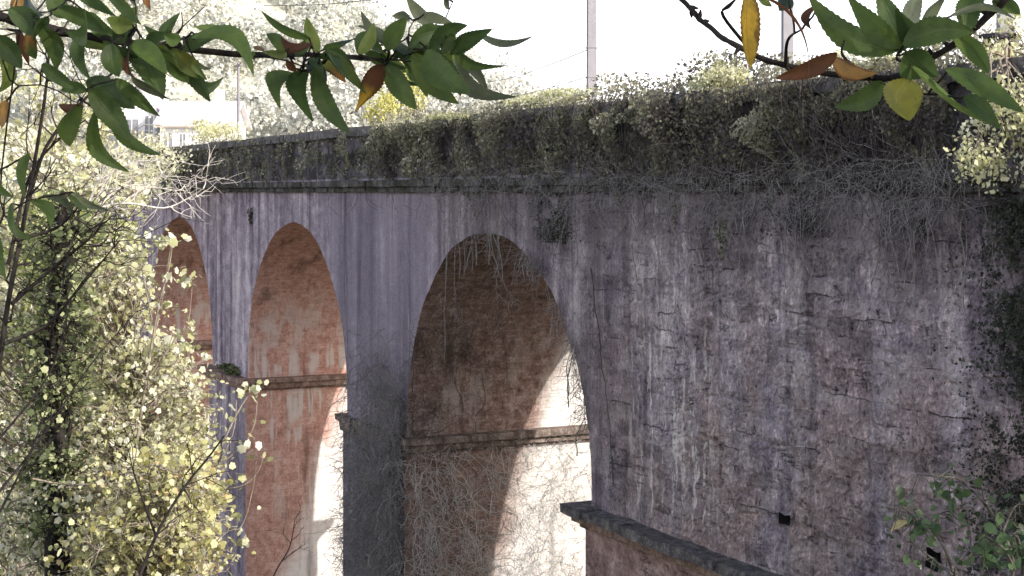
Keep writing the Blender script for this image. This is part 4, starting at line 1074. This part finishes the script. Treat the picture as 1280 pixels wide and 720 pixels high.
branch_thing('chestnut branch with large green, yellow and brown leaves at the upper right', [(1330, -70), (1262, -6), (1238, 18), (1200, 50), (1165, 72), (1135, 90), (1105, 98), (1060, 95), (1000, 86), (950, 72), (915, 54), (890, 37), (868, 16), (846, -8), (820, -40)],
 [[(890, 37), (904, 20), (912, 8), (922, -4)], [(950, 70), (985, 50), (1003, 36)], [(1052, 94), (1054, 70), (1055, 50)], [(1105, 98), (1130, 116), (1160, 118)], [(1135, 90), (1122, 75), (1128, 58)], [(1000, 86), (1030, 78), (1046, 68)]],
 RIGHT, 1.9, (.0048, .0034), 6, c_right, dj=.035)

# sapling at the lower right
SPR_Y = 4.2
def sprig():
    rng = np.random.default_rng(91)
    z = lambda a, b: (1080 + a / 4.5, 560 + b / 4.5)
    lines = [[z(520, 800), z(505, 720), z(460, 580), z(410, 490), z(380, 455)], [z(380, 455), z(340, 430), z(290, 410), z(240, 412)], [z(380, 455), z(390, 410), z(430, 370), z(500, 350), z(600, 330)], [z(820, 800), z(840, 640), z(780, 470), z(715, 360), z(660, 290), z(605, 240), z(540, 242), z(475, 248)],
             [z(605, 240), z(560, 190), z(490, 165), z(400, 158), z(300, 150)], [z(290, 410), z(230, 340), z(170, 320)], [z(780, 470), z(850, 330), z(930, 320)], [z(840, 640), z(700, 600), z(600, 590), z(500, 660)], [z(850, 680), z(780, 560), z(690, 500), z(640, 540)], [z(505, 720), z(380, 620), z(260, 525)], [z(900, 800), z(880, 600), z(860, 500), z(800, 490)]]
    f = at(*lines[0][0], SPR_Y); g = f.copy(); g[2] = float(gz(f[0], f[1])) - .05
    root = thing('young_sapling', 'young green sapling with one pale yellow leaf at the lower right', 'sapling', g)
    L, P, T_ = [], [], []
    for k, ln in enumerate(lines):
        c = [at(a, b, SPR_Y + rng.normal() * .05) for a, b in ln]
        if k in (0, 3, 10): c = [g + np.array([.02 * k, 0, 0])] + c
        sp = spline(c, 24); r0 = .006 if k in (0, 3, 10) else .0036
        L.append((sp, np.linspace(r0, r0 * .45, len(sp))))
        n = 15 if k not in (0,) else 3
        i0 = len(sp) // 3 if k else len(sp) - 4
        for q in range(n):
            p = sp[rng.integers(i0, len(sp))]; e = p + rng.normal(size=3) * .026 + [0, 0, -.012]
            L.append((curve(p, e, 4, .1, 0, rng), .0012)); P.append(e); T_.append(rng.uniform(0, .95))
    for k in range(110):
        c = at(1255 + rng.normal() * 16, 690 + rng.normal() * 13, SPR_Y + .1 + rng.normal() * .1); P.append(c); T_.append(rng.uniform(0, .95))
    tube_mesh('stem', L, M['bark_grey'], root, 5)
    leaves('foliage', np.array(P), .026, M['sprig'], root, T_OVAL, np.array([.3, -.6, .7]), .6, np.array(T_), rng)
    for (b, t_, hw, c) in ((z(255, 410), z(150, 472), 5.5, (.62, .55, .30)), (z(490, 245), z(412, 284), 4.0, (.26, .36, .14))):
        V, F, UV = leaf_blade(at(*b, SPR_Y), at(*t_, SPR_Y + .02), hw / FPX * SPR_Y, .08, .3, 5, .04)
        o = link_mesh('turned_leaf', V, F, M['hero'], root, True, {'col': np.tile(np.array([*c, 1.0]), (len(V), 1))}, UV); o['label'] = 'pale yellow leaf' if hw > 5 else 'pale green leaf'
sprig()

# the tree on the bank whose shade falls on the foreground
def bank_tree(label, foot, ctrl, crown, rad, nclump, seed, r0):
    rng = np.random.default_rng(seed); f = np.array(foot, float); f[2] = float(gz(f[0], f[1])) - .2
    root = thing('bank_tree', label, 'tree', f)
    tk = spline([f, f + [(ctrl[0][0] - f[0]) * .4, (ctrl[0][1] - f[1]) * .4, 2.2], *ctrl], 30); L = [(tk, np.linspace(r0, r0 * .22, len(tk)))]
    P = []
    for k in range(nclump):
        q = rng.normal(size=3); q /= np.linalg.norm(q); c = np.array(crown) + q * rng.uniform(.3, 1) ** .5 * np.array(rad)
        j = np.argmin(np.linalg.norm(tk - (c - [0, 0, 1]), axis=1)); L.append((curve(tk[j], c, 8, .1, 0, rng), np.linspace(.05, .01, 8)))
        P.append(c + rng.normal(size=(48, 3)) * .6)
    tube_mesh('trunk', L, M['bark'], root, 6)
    leaves('foliage', np.concatenate(P), .26, M['ivy_leaf'], root, T_OVAL, np.array([0, 0, 1]), .8, None, rng)
bank_tree('broad chestnut tree standing on the bank to the right of the viewpoint', (6.5, -9.5, 0), [(6.0, -7.6, 15), (5.6, -7, 18.5)], (5.6, -7.2, 17.2), (3.6, 4.0, 3.4), 60, 95, .28)

# ------------------------------------------------------------------ light, sky, camera
sun = bpy.data.lights.new('sun', 'SUN'); sun.energy = 5.0; sun.angle = math.radians(.5); sun.color = (1.0, .95, .87)
so = bpy.data.objects.new('sun', sun); COL.objects.link(so)
so.rotation_euler = Vector(tuple(SUN)).to_track_quat('Z', 'Y').to_euler(); so.location = (20, 10, 40)

w = bpy.data.worlds.new('World'); SC.world = w; w.use_nodes = True
nt = w.node_tree; bg = nt.nodes['Background']
sky = nt.nodes.new('ShaderNodeTexSky'); sky.sky_type = 'NISHITA'; sky.sun_disc = False
sky.sun_elevation = math.asin(SUN[2]); sky.sun_rotation = math.atan2(SUN[0], SUN[1])
sky.air_density = 1.3; sky.dust_density = 3.0; sky.ozone_density = 1.5
nt.links.new(sky.outputs[0], bg.inputs[0]); bg.inputs[1].default_value = .15
tc = nt.nodes.new('ShaderNodeTexCoord'); sx = nt.nodes.new('ShaderNodeSeparateXYZ'); nt.links.new(tc.outputs['Generated'], sx.inputs[0])
mr = nt.nodes.new('ShaderNodeMapRange'); mr.interpolation_type = 'SMOOTHSTEP'; nt.links.new(sx.outputs[2], mr.inputs[0])
for i_, v_ in enumerate((.66, .10, 0.0, 1.7)): mr.inputs[i_ + 1].default_value = v_
hz = nt.nodes.new('ShaderNodeBackground'); hz.inputs[0].default_value = (.975, .95, 1.04, 1)      # milky white haze low in the sky
nt.links.new(mr.outputs[0], hz.inputs[1]); ad = nt.nodes.new('ShaderNodeAddShader')
nt.links.new(bg.outputs[0], ad.inputs[0]); nt.links.new(hz.outputs[0], ad.inputs[1]); nt.links.new(ad.outputs[0], nt.nodes['World Output'].inputs[0])

cam = bpy.data.cameras.new('camera'); co = bpy.data.objects.new('camera', cam); COL.objects.link(co)
cam.sensor_width = 36; cam.lens = FPX / 1280 * 36; cam.shift_y = -120 / 1280; cam.clip_start = .05; cam.clip_end = 3000
co.location = tuple(EYE); co.rotation_euler = Vector(tuple(-FW)).to_track_quat('Z', 'Y').to_euler()
SC.camera = co
SC.view_settings.view_transform = 'Standard'; SC.view_settings.look = 'None'; SC.view_settings.exposure = 0; SC.view_settings.gamma = 1
SC.cycles.max_bounces = 4; SC.cycles.diffuse_bounces = 2; SC.cycles.glossy_bounces = 2; SC.cycles.transmission_bounces = 2; SC.cycles.caustics_reflective = False; SC.cycles.caustics_refractive = False
SC.cycles.use_adaptive_sampling = True; SC.cycles.adaptive_threshold = .03
